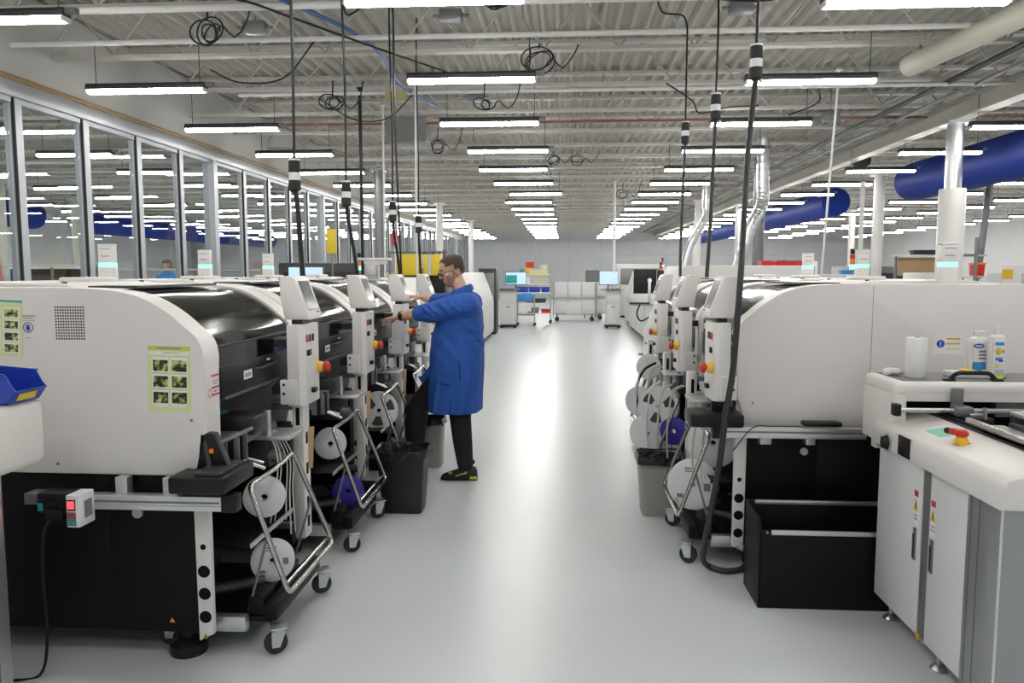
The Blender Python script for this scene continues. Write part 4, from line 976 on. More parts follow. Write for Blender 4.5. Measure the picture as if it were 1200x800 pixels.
def monitor(name, loc, rz, w, h, label, lit, pole_h=.2, arm=False):
    r = empty(name, loc, label, 'monitor', None, R(rz))
    MB().m('black2').box(-w/2, w/2, 0, .04, pole_h, pole_h+h, .008).build('casing', r)
    b = MB().m('screen_lit' if lit else 'screen').box(-w/2+.015, w/2-.015, -.003, .0, pole_h+.02, pole_h+h-.015)
    if lit == 2: b.m('teal').box(-w/2+.02, .05*w, -.004, -.003, pole_h+.05, pole_h+h-.09)
    b.build('screen', r)
    MB().m('mgrey').cyl((0,.06,0),(0,.06,pole_h+h*.6),.03,seg=12).box(-.05,.05,.03,.07,pole_h+h*.45,pole_h+h*.65,.01).lathe([(0,0),(.11,0),(.11,.012),(.03,.025),(0,.025)],(0,.06,0),'z',20).build('stand', r)
    return r
def pedestal(name, x, y, w, d, h, label, door=True):
    r = empty(name, (x, y, 0), label, 'cabinet')
    MB().m('oven').box(-w/2,w/2,-d/2,d/2,.10,h,.012).build('body', r)
    if door:
        p = MB().m('oven').box(-w/2+.02,w/2-.02,-d/2-.012,-d/2,.14,h*.62,.004).build('door', r)
        MB().m('dgrey').box(-.05,.05,-d/2-.02,-d/2-.012,h*.55,h*.57).build('handle', p)
        MB().m('oven').box(-w/2+.02,w/2-.02,-d/2-.012,-d/2,h*.65,h-.03,.004).build('drawer', r)
    b = MB().m('black2').box(-w/2-.04,w/2+.04,-d/2-.02,d/2+.02,.045,.075)
    for sx in (-1,1):
        for sy in (-1,1): b.lathe([(0,0),(.03,0),(.03,.03),(.02,.05),(0,.05)], (sx*(w/2-.03), sy*(d/2-.03), 0), 'z', 10)
    b.build('base', r)
    MB().m('mgrey').box(-w/2-.15,w/2+.1,-d/2-.12,d/2,h,h+.025,.004).m('black2').box(-.22,.18,-d/2-.10,-d/2+.04,h+.025,h+.045,.004).build('keyboard_tray', r)
    return r
pedestal('monitor_pedestal', -1.60, 22.5, .45, .55, 1.10, 'off-white pedestal with a green and white screen left of the shelf rack')
monitor('flat_monitor', (-1.38, 22.5, 1.125), 4, .62, .38, 'flat monitor showing green and white on the left pedestal', 2, .12)
pedestal('monitor_pedestal', 1.45, 22.6, .40, .5, 1.10, 'off-white pedestal under the lit monitor right of the box trolley')
monitor('flat_monitor', (1.32, 22.55, 1.125), 6, .56, .42, 'lit pale blue monitor on the pedestal right of the box trolley', 1, .12)
monitor('flat_monitor', (1.02, 27.5, 1.18), -12, .46, .40, 'black monitor just left of the lit monitor at the aisle end', 0, .10)
tag(MB().m('mgrey').box(.72,1.32,27.3,27.9,1.15,1.18,.004).box(.75,.79,27.33,27.37,0,1.15).box(1.25,1.29,27.33,27.37,0,1.15).box(.75,.79,27.83,27.87,0,1.15).box(1.25,1.29,27.83,27.87,0,1.15).build('work_table'), 'small grey table carrying the black monitor at the aisle end', 'table')
# black monitor seen from behind on a column stand, end of the right line
r = empty('monitor_stand', (1.74, 15.3, 0), 'grey floor stand with a column at the end of the right line', 'stand')
MB().m('cab').box(-.13,.13,-.10,.12,.03,.98,.01).build('column', r); MB().m('black2').lathe([(0,0),(.24,0),(.24,.02),(.05,.04),(0,.04)],(0,0,0),'z',24).build('foot', r)
MB().m('mgrey').box(-.42,.22,-.16,.18,.98,1.005,.004).build('tray', r)
r = empty('rear_view_monitor', (1.68, 15.3, 1.005), 'black monitor seen from behind on the grey floor stand', 'monitor')
MB().m('black2').box(-.29,.16,.05,.09,.20,.68,.01).box(.17,.30,.07,.10,.2,.66,.006).build('casing', r)
MB().m('alu').box(-.01,.045,-.01,.05,0,.48,.008).cyl((.018,.0,.46),(.018,.06,.46),.045,seg=16).build('arm', r)
b = MB().m('black2').tube(spline([(1.50,15.15,1.0),(1.44,15.1,.82),(1.52,15.1,.68),(1.70,15.15,.76)],7),.016,8); tag(b.build('looped_cable'), 'black cable hanging in a loop below the black monitor', 'cable')
tag(MB().m('black2').box(-.2,.2,-.07,.07,0,.022,.004).m('dgrey').box(-.19,.19,-.06,.06,.022,.03,.002).build('keyboard'), 'black keyboard on the tray below the black monitor', 'keyboard').location = (1.50,15.24,1.006)
tower(2.25, 18.0, 1.45, 'signal light with red and green lenses over the long right oven')
tower(3.05, 24.0, 1.66, 'signal light with a yellow glow farther back on the right')
tower(-2.15, 13.9, 1.62, 'signal light with orange and green lenses beside the man\'s head')
tower(4.0, 11.0, 1.55, 'signal light standing in front of the white column on the right', 1.0)
tower(-3.0, 11.2, 1.55, 'signal light near the glass wall beside the yellow tag', .9)

# shelf rack with boxes
r = empty('shelf_rack', (-.95, 24.6, 0), 'steel wire shelf rack full of boxes left of the box trolley', 'shelf')
for sx in (-.55,.55):
    for sy in (-.25,.25): MB().m('steel').cyl((sx,sy,.10),(sx,sy,1.85),.018,seg=10).build('post', r)
for z in (.30,.62,.95,1.22,1.52):
    MB().m('alu').box(-.55,.55,-.25,.25,z,z+.03,.004).build('shelf', r)
for sx in (-.55,.55):
    for sy in (-.25,.25): MB().m('rubber').lathe([(0,-.02),(.05,-.02),(.05,.02),(0,.02)], (sx,sy,.05), 'y', 16).cyl((sx,sy,.05),(sx,sy,.11),.012,seg=8).build('castor', r)
def carton(x, y, z, w, d, h, k, name, label, lid=None, grp=None):
    b = MB().m(k)
    t = .012
    b.prism([(-w/2,0),(w/2,0),(w/2+.01,h),(-w/2-.01,h)], 'y', -d/2, d/2, .006)
    b.m(lid or k).box(-w/2-.018, w/2+.018, -d/2-.012, d/2+.012, h-.02, h+.006, .004)
    o = b.build(name); o.location = (x,y,z); return tag(o, label, 'box', grp)
g = 'boxes on the steel rack'
carton(-1.28,24.5,.98,.34,.3,.17,'blue','storage_box','left blue box on the middle shelf of the rack',None,g)
carton(-.90,24.5,.98,.34,.3,.17,'blue','storage_box','centre blue box on the middle shelf of the rack',None,g)
carton(-.56,24.5,.98,.24,.3,.17,'blue','storage_box','right blue box on the middle shelf of the rack',None,g)
carton(-.70,24.5,1.25,.5,.3,.22,'cream','storage_box','cream box with yellow edge on the upper shelf of the rack','yellow',g)
carton(-1.18,24.5,1.25,.3,.3,.22,'paper','storage_box','white box on the upper shelf of the rack, left end',None,g)
carton(-.78,24.5,1.55,.55,.3,.16,'limel','storage_box','pale yellow box on the top shelf of the rack','cream',g)
carton(-1.12,24.5,1.55,.16,.2,.2,'yellow','storage_box','small yellow box on the top shelf of the rack',None,g)
carton(-1.05,24.6,1.755,.25,.2,.18,'red','storage_box','red box highest on the steel rack',None,g)
carton(-.62,24.6,1.722,.18,.2,.12,'paper','storage_box','white bag-like box on top of the rack at the right',None,g)
carton(-.55,24.5,.33,.26,.3,.12,'red','storage_box','dark red box on the lowest shelf of the rack',None,g)
carton(-.95,24.5,.33,.36,.3,.16,'mgrey','storage_box','grey box on the lowest shelf of the rack',None,g)
carton(-.85,24.5,.65,.6,.3,.14,'dgrey','storage_box','long dark box on the second shelf of the rack',None,g)
carton(-1.3,24.5,1.55,.12,.2,.16,'teal','storage_box','small teal box on the top shelf of the rack, left end',None,g)
# stool cart with blue cover
r = empty('utility_trolley', (-1.12, 23.3, 0), 'small wire trolley with a blue cloth and white paper in front of the rack', 'trolley')
for sx in (-.26,.26):
    for sy in (-.18,.18): MB().m('chrome').cyl((sx,sy,.09),(sx,sy,.95),.011,seg=8).build('post', r)
for z in (.32,.72): MB().m('mgrey').box(-.27,.27,-.19,.19,z,z+.025,.004).build('shelf', r)
for sx in (-.26,.26):
    for sy in (-.18,.18): MB().m('rubber').lathe([(0,-.016),(.045,-.016),(.045,.016),(0,.016)], (sx,sy,.045), 'y', 14).build('castor', r)
b = MB().m('skyprint').loft([[(-1.12+.27*k*math.cos(a), 23.3+.17*k*math.sin(a)*1.0, z) for a in [2*PI*i/16 for i in range(16)]] for k, z in ((.95,.76),(1.0,.86),(.85,.95),(.45,.99))])
tag(b.build('blue_cloth'), 'crumpled blue cloth on the small trolley before the rack', 'cloth')
tag(MB().m('paper').box(-1.30,-.95,23.095,23.10,.44,.70).build('paper_sheet'), 'white paper sheet hanging on the front of the small trolley', 'paper')
# trolleys with white boxes
def box_trolley(x, y, w, label, ncol):
    r = empty('box_trolley', (x, y, 0), label, 'trolley')
    for z in (.24,.80):
        MB().m('steel').box(-w/2,w/2,-.25,.25,z-.03,z,.004).build('deck', r)
    for sx in (-w/2,w/2):
        for sy in (-.24,.24): MB().m('steel').cyl((sx,sy,.10),(sx,sy,1.2),.016,seg=8).build('post', r)
    for sx in (-w/2+.12,w/2-.12):
        for sy in (-.2,.2): MB().m('rubber').lathe([(0,-.02),(.07,-.02),(.07,.02),(0,.02)], (sx,sy,.07), 'y', 16).m('mgrey').box(sx-.03,sx+.03,sy-.03,sy+.03,.13,.21).build('castor', r)
    return r
box_trolley(.38, 25.7, 1.40, 'steel trolley loaded with two tiers of white boxes in the middle of the aisle end', 3)
pos = ['left', 'middle', 'right']
for i in range(3):
    for z, tn in ((.245,'lower'),(.805,'upper')):
        carton(-.07+.45*i, 25.7, z, .40, .42, .48, 'paper', 'white_carton', 'white carton, %s of three on the %s tier of the box trolley' % (pos[i], tn), None, 'white cartons on the box trolley')
box_trolley(1.55, 26.6, .8, 'second steel trolley half hidden behind the right pedestal', 1)
for z, tn in ((.245,'lower'),(.805,'upper')): carton(1.40, 26.6, z, .40,.42,.46,'paper','white_carton','white carton on the %s tier of the half-hidden trolley' % tn,None,'white cartons on the box trolley')
# yellow sign sheets on a frame and dark equipment near the left line
r = empty('sign_stand', (-2.35, 12.4, 0), 'yellow sheets hanging from a rail frame left of the man\'s head', 'sign stand')
b = MB().m('mgrey').cyl((-.46,0,.02),(-.46,0,1.98),.02,seg=8).cyl((.46,0,.02),(.46,0,1.98),.02,seg=8).tube([(-.5,0,1.95),(.5,0,1.95)],.015,8).box(-.5,-.42,-.25,.25,0,.03).box(.42,.5,-.25,.25,0,.03)
b.build('frame', r)
for a, c in ((-.36,.06),(.08,.15),(.22,.37)):
    MB().m('yellow2').box(a,c,-.012,-.004,1.58,1.92,.002).m('black2').box(a+.01,a+.03,-.013,-.004,1.92,1.96).box(c-.03,c-.01,-.013,-.004,1.92,1.96).build('yellow_sheet', r)
MB().m('cream').box(.155,.215,-.012,-.004,1.58,1.92).build('pale_sheet', r)
def blockm(name, x0, x1, y0, y1, h, k, label, cat, top='mgrey'):
    r = empty(name, ((x0+x1)/2,(y0+y1)/2,0), label, cat); w, d = (x1-x0)/2, (y1-y0)/2
    MB().m(k).box(-w,w,-d,d,.08,h,.02).build('body', r)
    MB().m(top).box(-w*.86,w*.86,-d-.012,-d+.01,h*.62,h*.92,.006).build('window', r)
    MB().m('black2').box(-w*.9,w*.9,-d*.9,d*.9,0,.08).build('plinth', r)
    return r
blockm('dark_machine', -4.6,-3.3, 12.2, 13.6, 1.78, 'dgrey', 'large dark grey machine between the glass wall and the yellow sheets', 'machine', 'black2')
blockm('dark_machine', -2.75,-1.95, 13.0, 13.5, 1.70, 'dgrey', 'dark machine directly behind the yellow sheets', 'machine', 'black2')
r = empty('work_lamp', (-2.09, 8.42, 0), 'white flat work lamp on thin posts behind the farthest left machine', 'lamp')
MB().m('white2').box(-.21,.19,-.08,.08,1.76,1.79,.012).box(-.10,.14,-.06,.06,1.72,1.765,.012).build('lamp_head', r)
for sx in (-.19,.05): MB().m('alu').cyl((sx,0,0),(sx,0,1.77),.012,seg=10).build('post', r)
monitor('flat_monitor', (-3.40, 10.0, 1.35), 0, .49, .26, 'pale blue lit monitor behind the left machines by the glass wall', 1, .1)
tag(MB().m('cab').box(-3.75,-3.13,9.7,10.3,.7,1.35,.01).m('mgrey').box(-3.72,-3.16,9.75,10.25,0,.7).build('equipment_cabinet'), 'grey equipment cabinet carrying the pale blue monitor by the glass wall', 'cabinet')
r = empty('safety_tag', (-3.25, 15.0, 0), 'red tag sign on a white post beside the grey left column', 'sign'); MB().m('alu').cyl((0,-.2,0),(0,-.2,2.45),.018,seg=8).lathe([(0,0),(.12,0),(.12,.02),(0,.03)],(0,-.2,0),'z',16).build('post', r); MB().m('redprint').box(-.06,.06,-.235,-.22,2.15,2.42,.004).m('paper').box(-.02,.02,-.238,-.234,2.22,2.34).build('plate', r)
tag(MB().m('yellow2').box(-3.42,-3.28,11.0,11.03,1.9,2.25,.004).m('mgrey').cyl((-3.35,11.03,0),(-3.35,11.03,2.25),.012,seg=8).box(-3.5,-3.2,10.9,11.16,0,.02).build('yellow_flag'), 'yellow tag on a thin post by the glass wall', 'sign')

# ------------------------------------------------------------------ right hall behind the machine line
def bench(x, y, w, d, label, h=.9, upright=1.55):
    r = empty('work_bench', (x, y, 0), label, 'bench')
    MB().m('cab').box(-w/2,w/2,-d/2,d/2,h-.04,h,.006).build('bench_top', r)
    for sx in (-w/2+.05,w/2-.05):
        for sy in (-d/2+.05,d/2-.05): MB().m('mgrey').box(sx-.025,sx+.025,sy-.025,sy+.025,0,h-.04).build('leg', r)
    for sx in (-w/2+.05,w/2-.05): MB().m('mgrey').box(sx-.02,sx+.02,d/2-.07,d/2-.03,h,upright).build('upright', r)
    MB().m('cab').box(-w/2,w/2,d/2-.25,d/2,upright-.03,upright,.004).build('upper_shelf', r)
    return r
bench(3.35, 10.6, 1.4, .8, 'work bench behind the right line carrying the red bins', .9, 1.60)
r_ = [('red_bin', 2.78, 10.75, 'left red parts bin on the bench shelf behind the right line'), ('red_bin', 3.0, 10.75, 'middle red parts bin on the bench shelf behind the right line'), ('red_bin', 3.22, 10.75, 'right red parts bin on the bench shelf behind the right line')]
for nm, x, y, l in r_:
    b = MB().m('red'); b.prism([(-.09,0),(.09,0),(.10,.17),(-.10,.19)], 'y', -.12, -.115).prism([(-.09,0),(.09,0),(.10,.19),(-.10,.19)], 'y', .115, .12).box(-.09,.09,-.12,.12,0,.006).prism([(-.12,0),(.12,0),(.12,.19),(-.12,.19)], 'x', -.098, -.092).prism([(-.12,0),(.12,0),(.12,.19),(-.12,.16)], 'x', .092, .098)
    o = b.build(nm); o.location = (x,y,1.60); tag(o, l, 'parts bin', 'red bins behind the right line')
bench(4.1, 13.2, 2.0, .8, 'work bench with a teal bottle behind the right line', .9, 1.50)
tag(MB().m('teal').lathe([(0,0),(.07,0),(.07,.26),(.03,.31),(.03,.34),(0,.34)], (3.72,13.3,1.50), 'z', 18).build('teal_canister'), 'tall teal canister on the bench shelf beyond the right machines', 'canister')
tag(MB().m('skyprint').ball((3.35,13.35,1.56),(.14,.09,.06),14,8).ball((3.46,13.33,1.55),(.09,.07,.05),12,8).build('blue_cloth'), 'blue bundled cloth beside the teal canister', 'cloth')
carton(3.2,13.38,1.50,.18,.2,.18,'cream','storage_box','cream box left of the blue bundled cloth')
carton(4.75,13.35,1.50,.14,.16,.16,'skyprint','storage_box','small blue box on the bench shelf right of the teal canister')
blockm('grey_oven', 6.15, 7.6, 16.9, 18.2, 1.75, 'mgrey', 'mid grey oven behind the second white column', 'machine', 'dgrey')
bench(7.0, 14.6, 1.6, .9, 'long work bench with cardboard backing near the sleeved column', .9, 1.95)
tag(MB().m('brownboard').box(6.28,7.1,14.95,14.99,1.56,1.88).m('wood').box(6.28,7.1,14.93,14.95,1.86,1.90).build('board_panel'), 'brown board panel behind the white sleeved column', 'panel')
carton(6.75,14.9,1.951,.5,.2,.08,'dgrey','storage_box','flat dark box on the shelf over the brown board panel')
tag(MB().m('black2').box(6.98,7.08,14.82,14.97,1.95,2.2,.01).m('dgrey').box(6.99,7.07,14.815,14.82,1.98,2.17).build('black_speaker'), 'upright black box on the shelf over the brown board panel', 'box')
blockm('test_chamber', 5.45, 5.95, 12.1, 12.8, 1.62, 'cab', 'light grey test chamber with a dark window left of the sleeved column', 'machine', 'black2')
bench(6.35, 11.3, 1.2, .8, 'work bench with red and orange parts right of the sleeved column', .9, 1.58)
carton(5.93,11.5,1.58,.13,.16,.18,'red','storage_box','red and orange box on the bench right of the sleeved column','orange')
b = MB().m('mgrey').cyl((5.6,10.9,0),(5.6,10.9,2.1),.025,seg=8).cyl((5.38,10.9,1.86),(5.6,10.9,1.86),.018,seg=8).lathe([(0,0),(.15,0),(.15,.02),(0,.03)],(5.6,10.9,0),'z',18); tag(b.build('frame_post'), 'thin grey post with a crossbar right of the sleeved column', 'post')
r = empty('notice_board', (4.29, 7.6, 0), 'white notice board with an orange square on the right behind the machines', 'board')
MB().m('paper').box(-.14,.14,0,.02,1.43,1.70,.004).build('board', r); MB().m('yellow').box(-.14,-.04,-.004,0,1.57,1.66).build('orange_sheet', r); MB().m('cream').box(.04,.13,-.004,0,1.52,1.62).build('beige_sheet', r); MB().m('cab').box(-.28,-.145,.005,.015,1.53,1.62).build('pale_sheet', r)
MB().m('mgrey').box(-.27,-.255,.015,.03,1.35,1.62).box(.12,.135,.02,.035,1.35,1.7).box(-.27,.135,.02,.035,1.46,1.48).build('frame', r)
carton(4.56,7.9,1.352,.15,.2,.24,'dgrey','storage_box','small dark crate with a cream rim at the right edge','cream')
tag(MB().m('cab').box(3.95,4.75,7.45,8.1,.0,1.34,.01).m('mgrey').box(3.93,4.77,7.43,8.12,1.30,1.35).build('equipment_cabinet'), 'grey equipment cabinet under the notice board at the right edge', 'cabinet')
d = struct(MB().m('frame').box(XR-.06, XR, 23.2, 24.5, 0, 3.0, .01).m('dgrey').box(XR-.07, XR-.05, 23.3, 24.4, 0, 2.92).build('door_1'))
bench(9.8, 16.0, 2.6, .9, 'white work bench in front of the far right wall', .9, 1.45)
bench(12.0, 20.0, 3.0, .9, 'distant work bench against the far right wall', .9, 1.6)
bench(5.0, 20.5, 3.0, .9, 'distant work bench behind the blue duct', .9, 1.7)
blockm('distant_machine', 4.2, 5.6, 25.0, 27, 1.8, 'oven', 'distant off-white machine far down the right hall', 'machine')
blockm('distant_machine', 7.6, 9.0, 28.0, 30, 2.0, 'oven', 'distant off-white machine far down the hall near the right wall', 'machine')
blockm('distant_machine', 1.9, 3.6, 27.5, 30, 1.9, 'oven', 'distant off-white machine behind the half-hidden trolley', 'machine')

# ------------------------------------------------------------------ room behind the glass wall
bench(-8.6, 11.5, 2.4, .8, 'work bench behind the glass wall, near the camera', .9, 1.75)
bench(-9.0, 16.0, 2.6, .8, 'work bench behind the glass wall where the blue-shirted person sits', .9, 1.7)
bench(-11.5, 14.5, 2.6, .8, 'work bench deeper in the room behind the glass', .9, 1.75)
bench(-9.5, 22.0, 3.0, .8, 'work bench far down the room behind the glass', .9, 1.7)
yc = blockm('dark_cabinet', -12.6, -11.2, 16.8, 17.6, 1.70, 'black', 'black cabinet with a yellow label behind the glass wall', 'cabinet', 'dgrey')
MB().m('yellow2').box(.35,.65,-.425,-.411,1.25,1.45).build('yellow_label', yc)
blockm('dark_cabinet', -9.4, -8.2, 10.0, 10.8, 1.72, 'dgrey', 'dark cabinet behind the glass at the left edge', 'cabinet', 'black2')
blockm('pale_machine', -14.5, -12.8, 19.5, 21, 1.8, 'oven', 'pale machine far behind the glass wall', 'machine')
blockm('pale_machine', -8.4, -7.0, 25, 27, 1.75, 'oven', 'pale machine far down the room behind the glass', 'machine')
tag(MB().m('orange').lathe([(0,0),(.16,0),(.16,.02),(.11,.02),(.03,.62),(0,.62)], (-7.35,9.55,1.35), 'z', 20).build('orange_cone'), 'orange cone on a cabinet behind the glass wall', 'cone')
tag(MB().m('cab').box(-7.7,-7.0,9.2,9.9,.0,1.35,.01).m('mgrey').box(-7.66,-7.04,9.19,9.2,.2,1.2).build('equipment_cabinet'), 'grey cabinet under the orange cone behind the glass', 'cabinet')
tower(-8.9, 10.2, 1.72, 'red signal light on the dark cabinet behind the glass at the left edge', 1.3)

# ------------------------------------------------------------------ people
def fuse(b, name, parent, voxel=.006, smooth=6, sub=None, edit=None):
    """join overlapping closed shapes into one continuous skin"""
    mats = b.mats[:]
    bmesh.ops.recalc_face_normals(b.bm, faces=b.bm.faces[:])
    me = bpy.data.meshes.new(name+'_tmp'); b.bm.to_mesh(me); b.bm.free()
    t = bpy.data.objects.new(name+'_tmp', me); COL.objects.link(t)
    m = t.modifiers.new('r', 'REMESH'); m.mode = 'VOXEL'; m.voxel_size = voxel
    m = t.modifiers.new('s', 'SMOOTH'); m.iterations = smooth; m.factor = .5
    dg = bpy.context.evaluated_depsgraph_get()
    nm = bpy.data.meshes.new_from_object(t.evaluated_get(dg)); nm.name = name
    bpy.data.objects.remove(t); bpy.data.meshes.remove(me)
    nm.materials.clear()
    for k in mats: nm.materials.append(k)
    if edit: edit(nm)
    nm.shade_smooth()
    o = bpy.data.objects.new(name, nm); COL.objects.link(o); o.parent = parent
    return o
def limb(b, pts, rr, seg=12):
    b.tube(pts, rr, seg)
    for p, r_ in zip(pts, rr if isinstance(rr, (list, tuple)) else [rr]*len(pts)): b.ball(tuple(p), r_*.995, 12, 8)
HS = [(-.112,.062,-.005,.026),(-.100,.080,-.02,.042),(-.075,.088,-.045,.054),(-.045,.089,-.072,.061),(-.01,.088,-.088,.067),(.02,.091,-.096,.071),(.045,.089,-.099,.0735),(.07,.082,-.099,.073),(.09,.066,-.088,.066),(.107,.040,-.064,.050),(.118,.005,-.03,.024)]
def headring(h, f, k, w, grow=0):
    c, a = (f+k)/2, (f-k)/2+grow; w += grow; out = []
    for i in range(28):
        t = 2*PI*i/28; ct, st = math.cos(t), math.sin(t)
        out.append((-(c+a*math.copysign(abs(ct)**.92, ct)), w*math.copysign(abs(st)**.88, st), h))
    return out
def head_mtx(loc, pitch, yaw): # pitch forward-down (toward -x), yaw about z
    return Matrix.Translation(loc) @ Matrix.Rotation(yaw, 4, 'Z') @ Matrix.Rotation(-pitch, 4, 'Y')
def add_head(b, mt):
    h = MB(); h.loft([headring(*q) for q in HS])
    h.loft([[(-(.080+.0),-.009,.030),(-.080,.009,.030),(-.080,.004,.045),(-.080,-.004,.045)], [(-.097,-.008,.02),(-.097,.008,.02),(-.088,.005,.03),(-.088,-.005,.03)], [(-.112,-.013,-.018),(-.112,.013,-.018),(-.116,.008,-.006),(-.116,-.008,-.006)], [(-.085,-.014,-.03),(-.085,.014,-.03),(-.112,.009,-.022),(-.112,-.009,-.022)]])
    h.ball((-.111,0,-.016), (.012,.012,.010), 10, 8); h.ball((-.101,-.011,-.020), (.009,.008,.007), 8, 6); h.ball((-.101,.011,-.020), (.009,.008,.007), 8, 6)
    h.ball((-.085,0,.035), (.012,.048,.009), 12, 6)                                  # brow ridge
    h.ball((-.088,0,-.049), (.010,.024,.006), 10, 6); h.ball((-.086,0,-.060), (.010,.021,.007), 10, 6)   # lips
    h.ball((-.072,0,-.096), (.018,.022,.014), 10, 6)                                 # chin
    for s in (-1, 1):
        h.ball((-.060, s*.045, -.012), (.028,.022,.020), 10, 6)                        # cheekbone
        h.ball((-.080, s*.031, .014), (.011,.014,.009), 10, 6)                         # closed-looking lid over lowered eye
        h.ball((.010, s*.073, -.002), (.017,.007,.031), 10, 8); h.ball((.004, s*.074, .012), (.019,.008,.016), 10, 6); h.ball((.006, s*.072,-.026), (.009,.007,.011), 8, 6)
    h.m('skin'); h.xf(mt)
    tmp = bpy.data.meshes.new('t'); h.bm.to_mesh(tmp); h.bm.free(); b.bm.from_mesh(tmp); bpy.data.meshes.remove(tmp)
def shell_from_head(name, par, mt, k, grow, keep):
    b = MB().m(k)
    zs = []
    for q0, q1 in zip(HS, HS[1:]):
        for t in (0, .34, .67): zs.append(tuple(a+(c-a)*t for a, c in zip(q0, q1)))
    zs.append(HS[-1])
    b.loft([headring(*q, grow=grow) for q in zs])
    kill = [f for f in b.bm.faces if not keep(f.calc_center_median())]
    bmesh.ops.delete(b.bm, geom=kill, context='FACES')
    bmesh.ops.solidify(b.bm, geom=b.bm.faces[:], thickness=-grow*.8 if False else grow*.7)
    b.xf(mt); return b.build(name, par)
def hand(b, wrist, d, up, side, L=.105, curl=.8, spread=1.0):
    """palm and five bent fingers; d = pointing direction, up = back-of-hand normal, side = thumb side"""
    d, up = Vector(d).normalized(), Vector(up).normalized(); lat = d.cross(up).normalized()*side
    up = lat.cross(d).normalized()*side; w = Vector(wrist)
    palm = [w, w+d*.03, w+d*.085]
    for off in (-.028,-.010,.010,.028):
        limb(b, [w+lat*off*.6, w+lat*off+d*.05-up*.002, w+lat*off+d*.088], [.016,.0155,.0125], 8)
    for i, (off, ln) in enumerate(((.030,.070),(.010,.080),(-.011,.074),(-.031,.058))):
        p = w + lat*off + d*.088; a = .25+.12*i*.3
        dirv = d
        pts = [p]; 
        for sgm in (.42,.32,.26):
            dirv = (dirv*math.cos(a) - up*math.sin(a)).normalized(); p = p + dirv*ln*sgm; pts.append(p); a = curl*.75
        limb(b, pts, [.0105,.0095,.0088,.0075], 8)
    t0 = w + lat*.022 + d*.025; t1 = t0 + (lat*.75+d*.7-up*.35).normalized()*.038; t2 = t1 + (lat*.2+d*.9-up*.4).normalized()*.032; t3 = t2 + (d*.9-up*.5).normalized()*.024
    limb(b, [t0,t1,t2,t3], [.016,.012,.0105,.0085], 8)

def ell(cx, cy, a, w, z, n=36, wr=0.0, ph=0.0, pw=.86):
    out = []
    for i in range(n):
        t = 2*PI*i/n; ct, st = math.cos(t), math.sin(t); k = 1 + wr*math.sin(5*t+ph) + wr*.6*math.sin(9*t-ph*1.7)
        out.append((cx+a*k*math.copysign(abs(ct)**pw, ct), cy+w*k*math.copysign(abs(st)**pw, st), z))
    return out
OX, OY = -.80, 6.0
P_ = lambda x, y, z: Vector((x-OX, y-OY, z))
man = empty('person', (OX, OY, 0), 'man in a blue lab coat and glasses reaching both arms to the left machines', 'person')
HM = head_mtx(P_(-.868, 6.0, 1.645), R(22), R(24))
hip, chest = P_(-.82,6.0,.92), P_(-.80,6.0,1.30)
b = MB().m('skin')
b.loft([ell(-.03,0,.13,.19,.86), ell(-.03,0,.16,.20,1.0), ell(-.02,0,.15,.19,1.15), ell(.0,0,.13,.20,1.30), ell(.02,0,.10,.19,1.40), ell(.02,0,.06,.08,1.46)])
limb(b, [P_(-.775,6.0,1.40), P_(-.79,6.0,1.48), P_(-.835,6.0,1.57)], [.066,.060,.058])
add_head(b, HM)
shL, shR = P_(-.755,5.80,1.385), P_(-.765,6.20,1.385)
elL, wrL = P_(-1.06,5.79,1.325), P_(-1.275,5.90,1.292)
elR, wrR = P_(-1.00,6.30,1.385), P_(-1.155,6.33,1.425)
limb(b, [shL, (shL+elL)/2, elL], [.058,.052,.046]); limb(b, [elL, elL+(wrL-elL)*.35, elL+(wrL-elL)*.75, wrL], [.046,.050,.037,.029])
limb(b, [shR, (shR+elR)/2, elR], [.058,.052,.046]); limb(b, [elR, elR+(wrR-elR)*.4, wrR], [.046,.046,.030])
hand(b, wrL+(wrL-elL).normalized()*.012, (-.9,.30,-.22), (-.2,.0,1), 1, curl=.9)
hand(b, wrR+(wrR-elR).normalized()*.012, (-.95,.05,.02), (0,-.1,1), -1, curl=.5)
ank, knee, hp = P_(-.765,5.93,.10), P_(-.80,5.91,.50), P_(-.78,5.91,.90)
ank2, knee2, hp2 = P_(-1.21,6.09,.10), P_(-1.17,6.08,.54), P_(-.86,6.09,.90)
limb(b, [hp, knee, ank], [.095,.062,.042]); limb(b, [hp2, knee2, ank2], [.095,.062,.042])
limb(b, [ank, P_(-.76,5.93,.05), P_(-.88,5.92,.035)], [.042,.036,.028]); limb(b, [ank2, P_(-1.21,6.09,.05), P_(-1.32,6.08,.035)], [.042,.036,.028])
fuse(b, 'body', man, .0052, 4)
def hairline(c):
    f = -c.x
    if c.z > .088: return f < .058 or c.z > .104
    if c.z > .055: return f < .052
    if c.z > .01: return f < .004 and not (abs(c.y) > .06 and f > -.012 and c.z < .025)
    if c.z > -.045: return f < -.048
    return False
shell_from_head('hair', man, HM, 'hair', .0065, hairline)
shell_from_head('beard', man, HM, 'stubble', .003, lambda c: (-.125 < c.z < -.062 and -c.x > .0) or (-.07 < c.z < .01 and -.004 < -c.x < .022) or (-.07 < c.z <= -.035 and .02 < -c.x < .075 and abs(c.y) > .028))
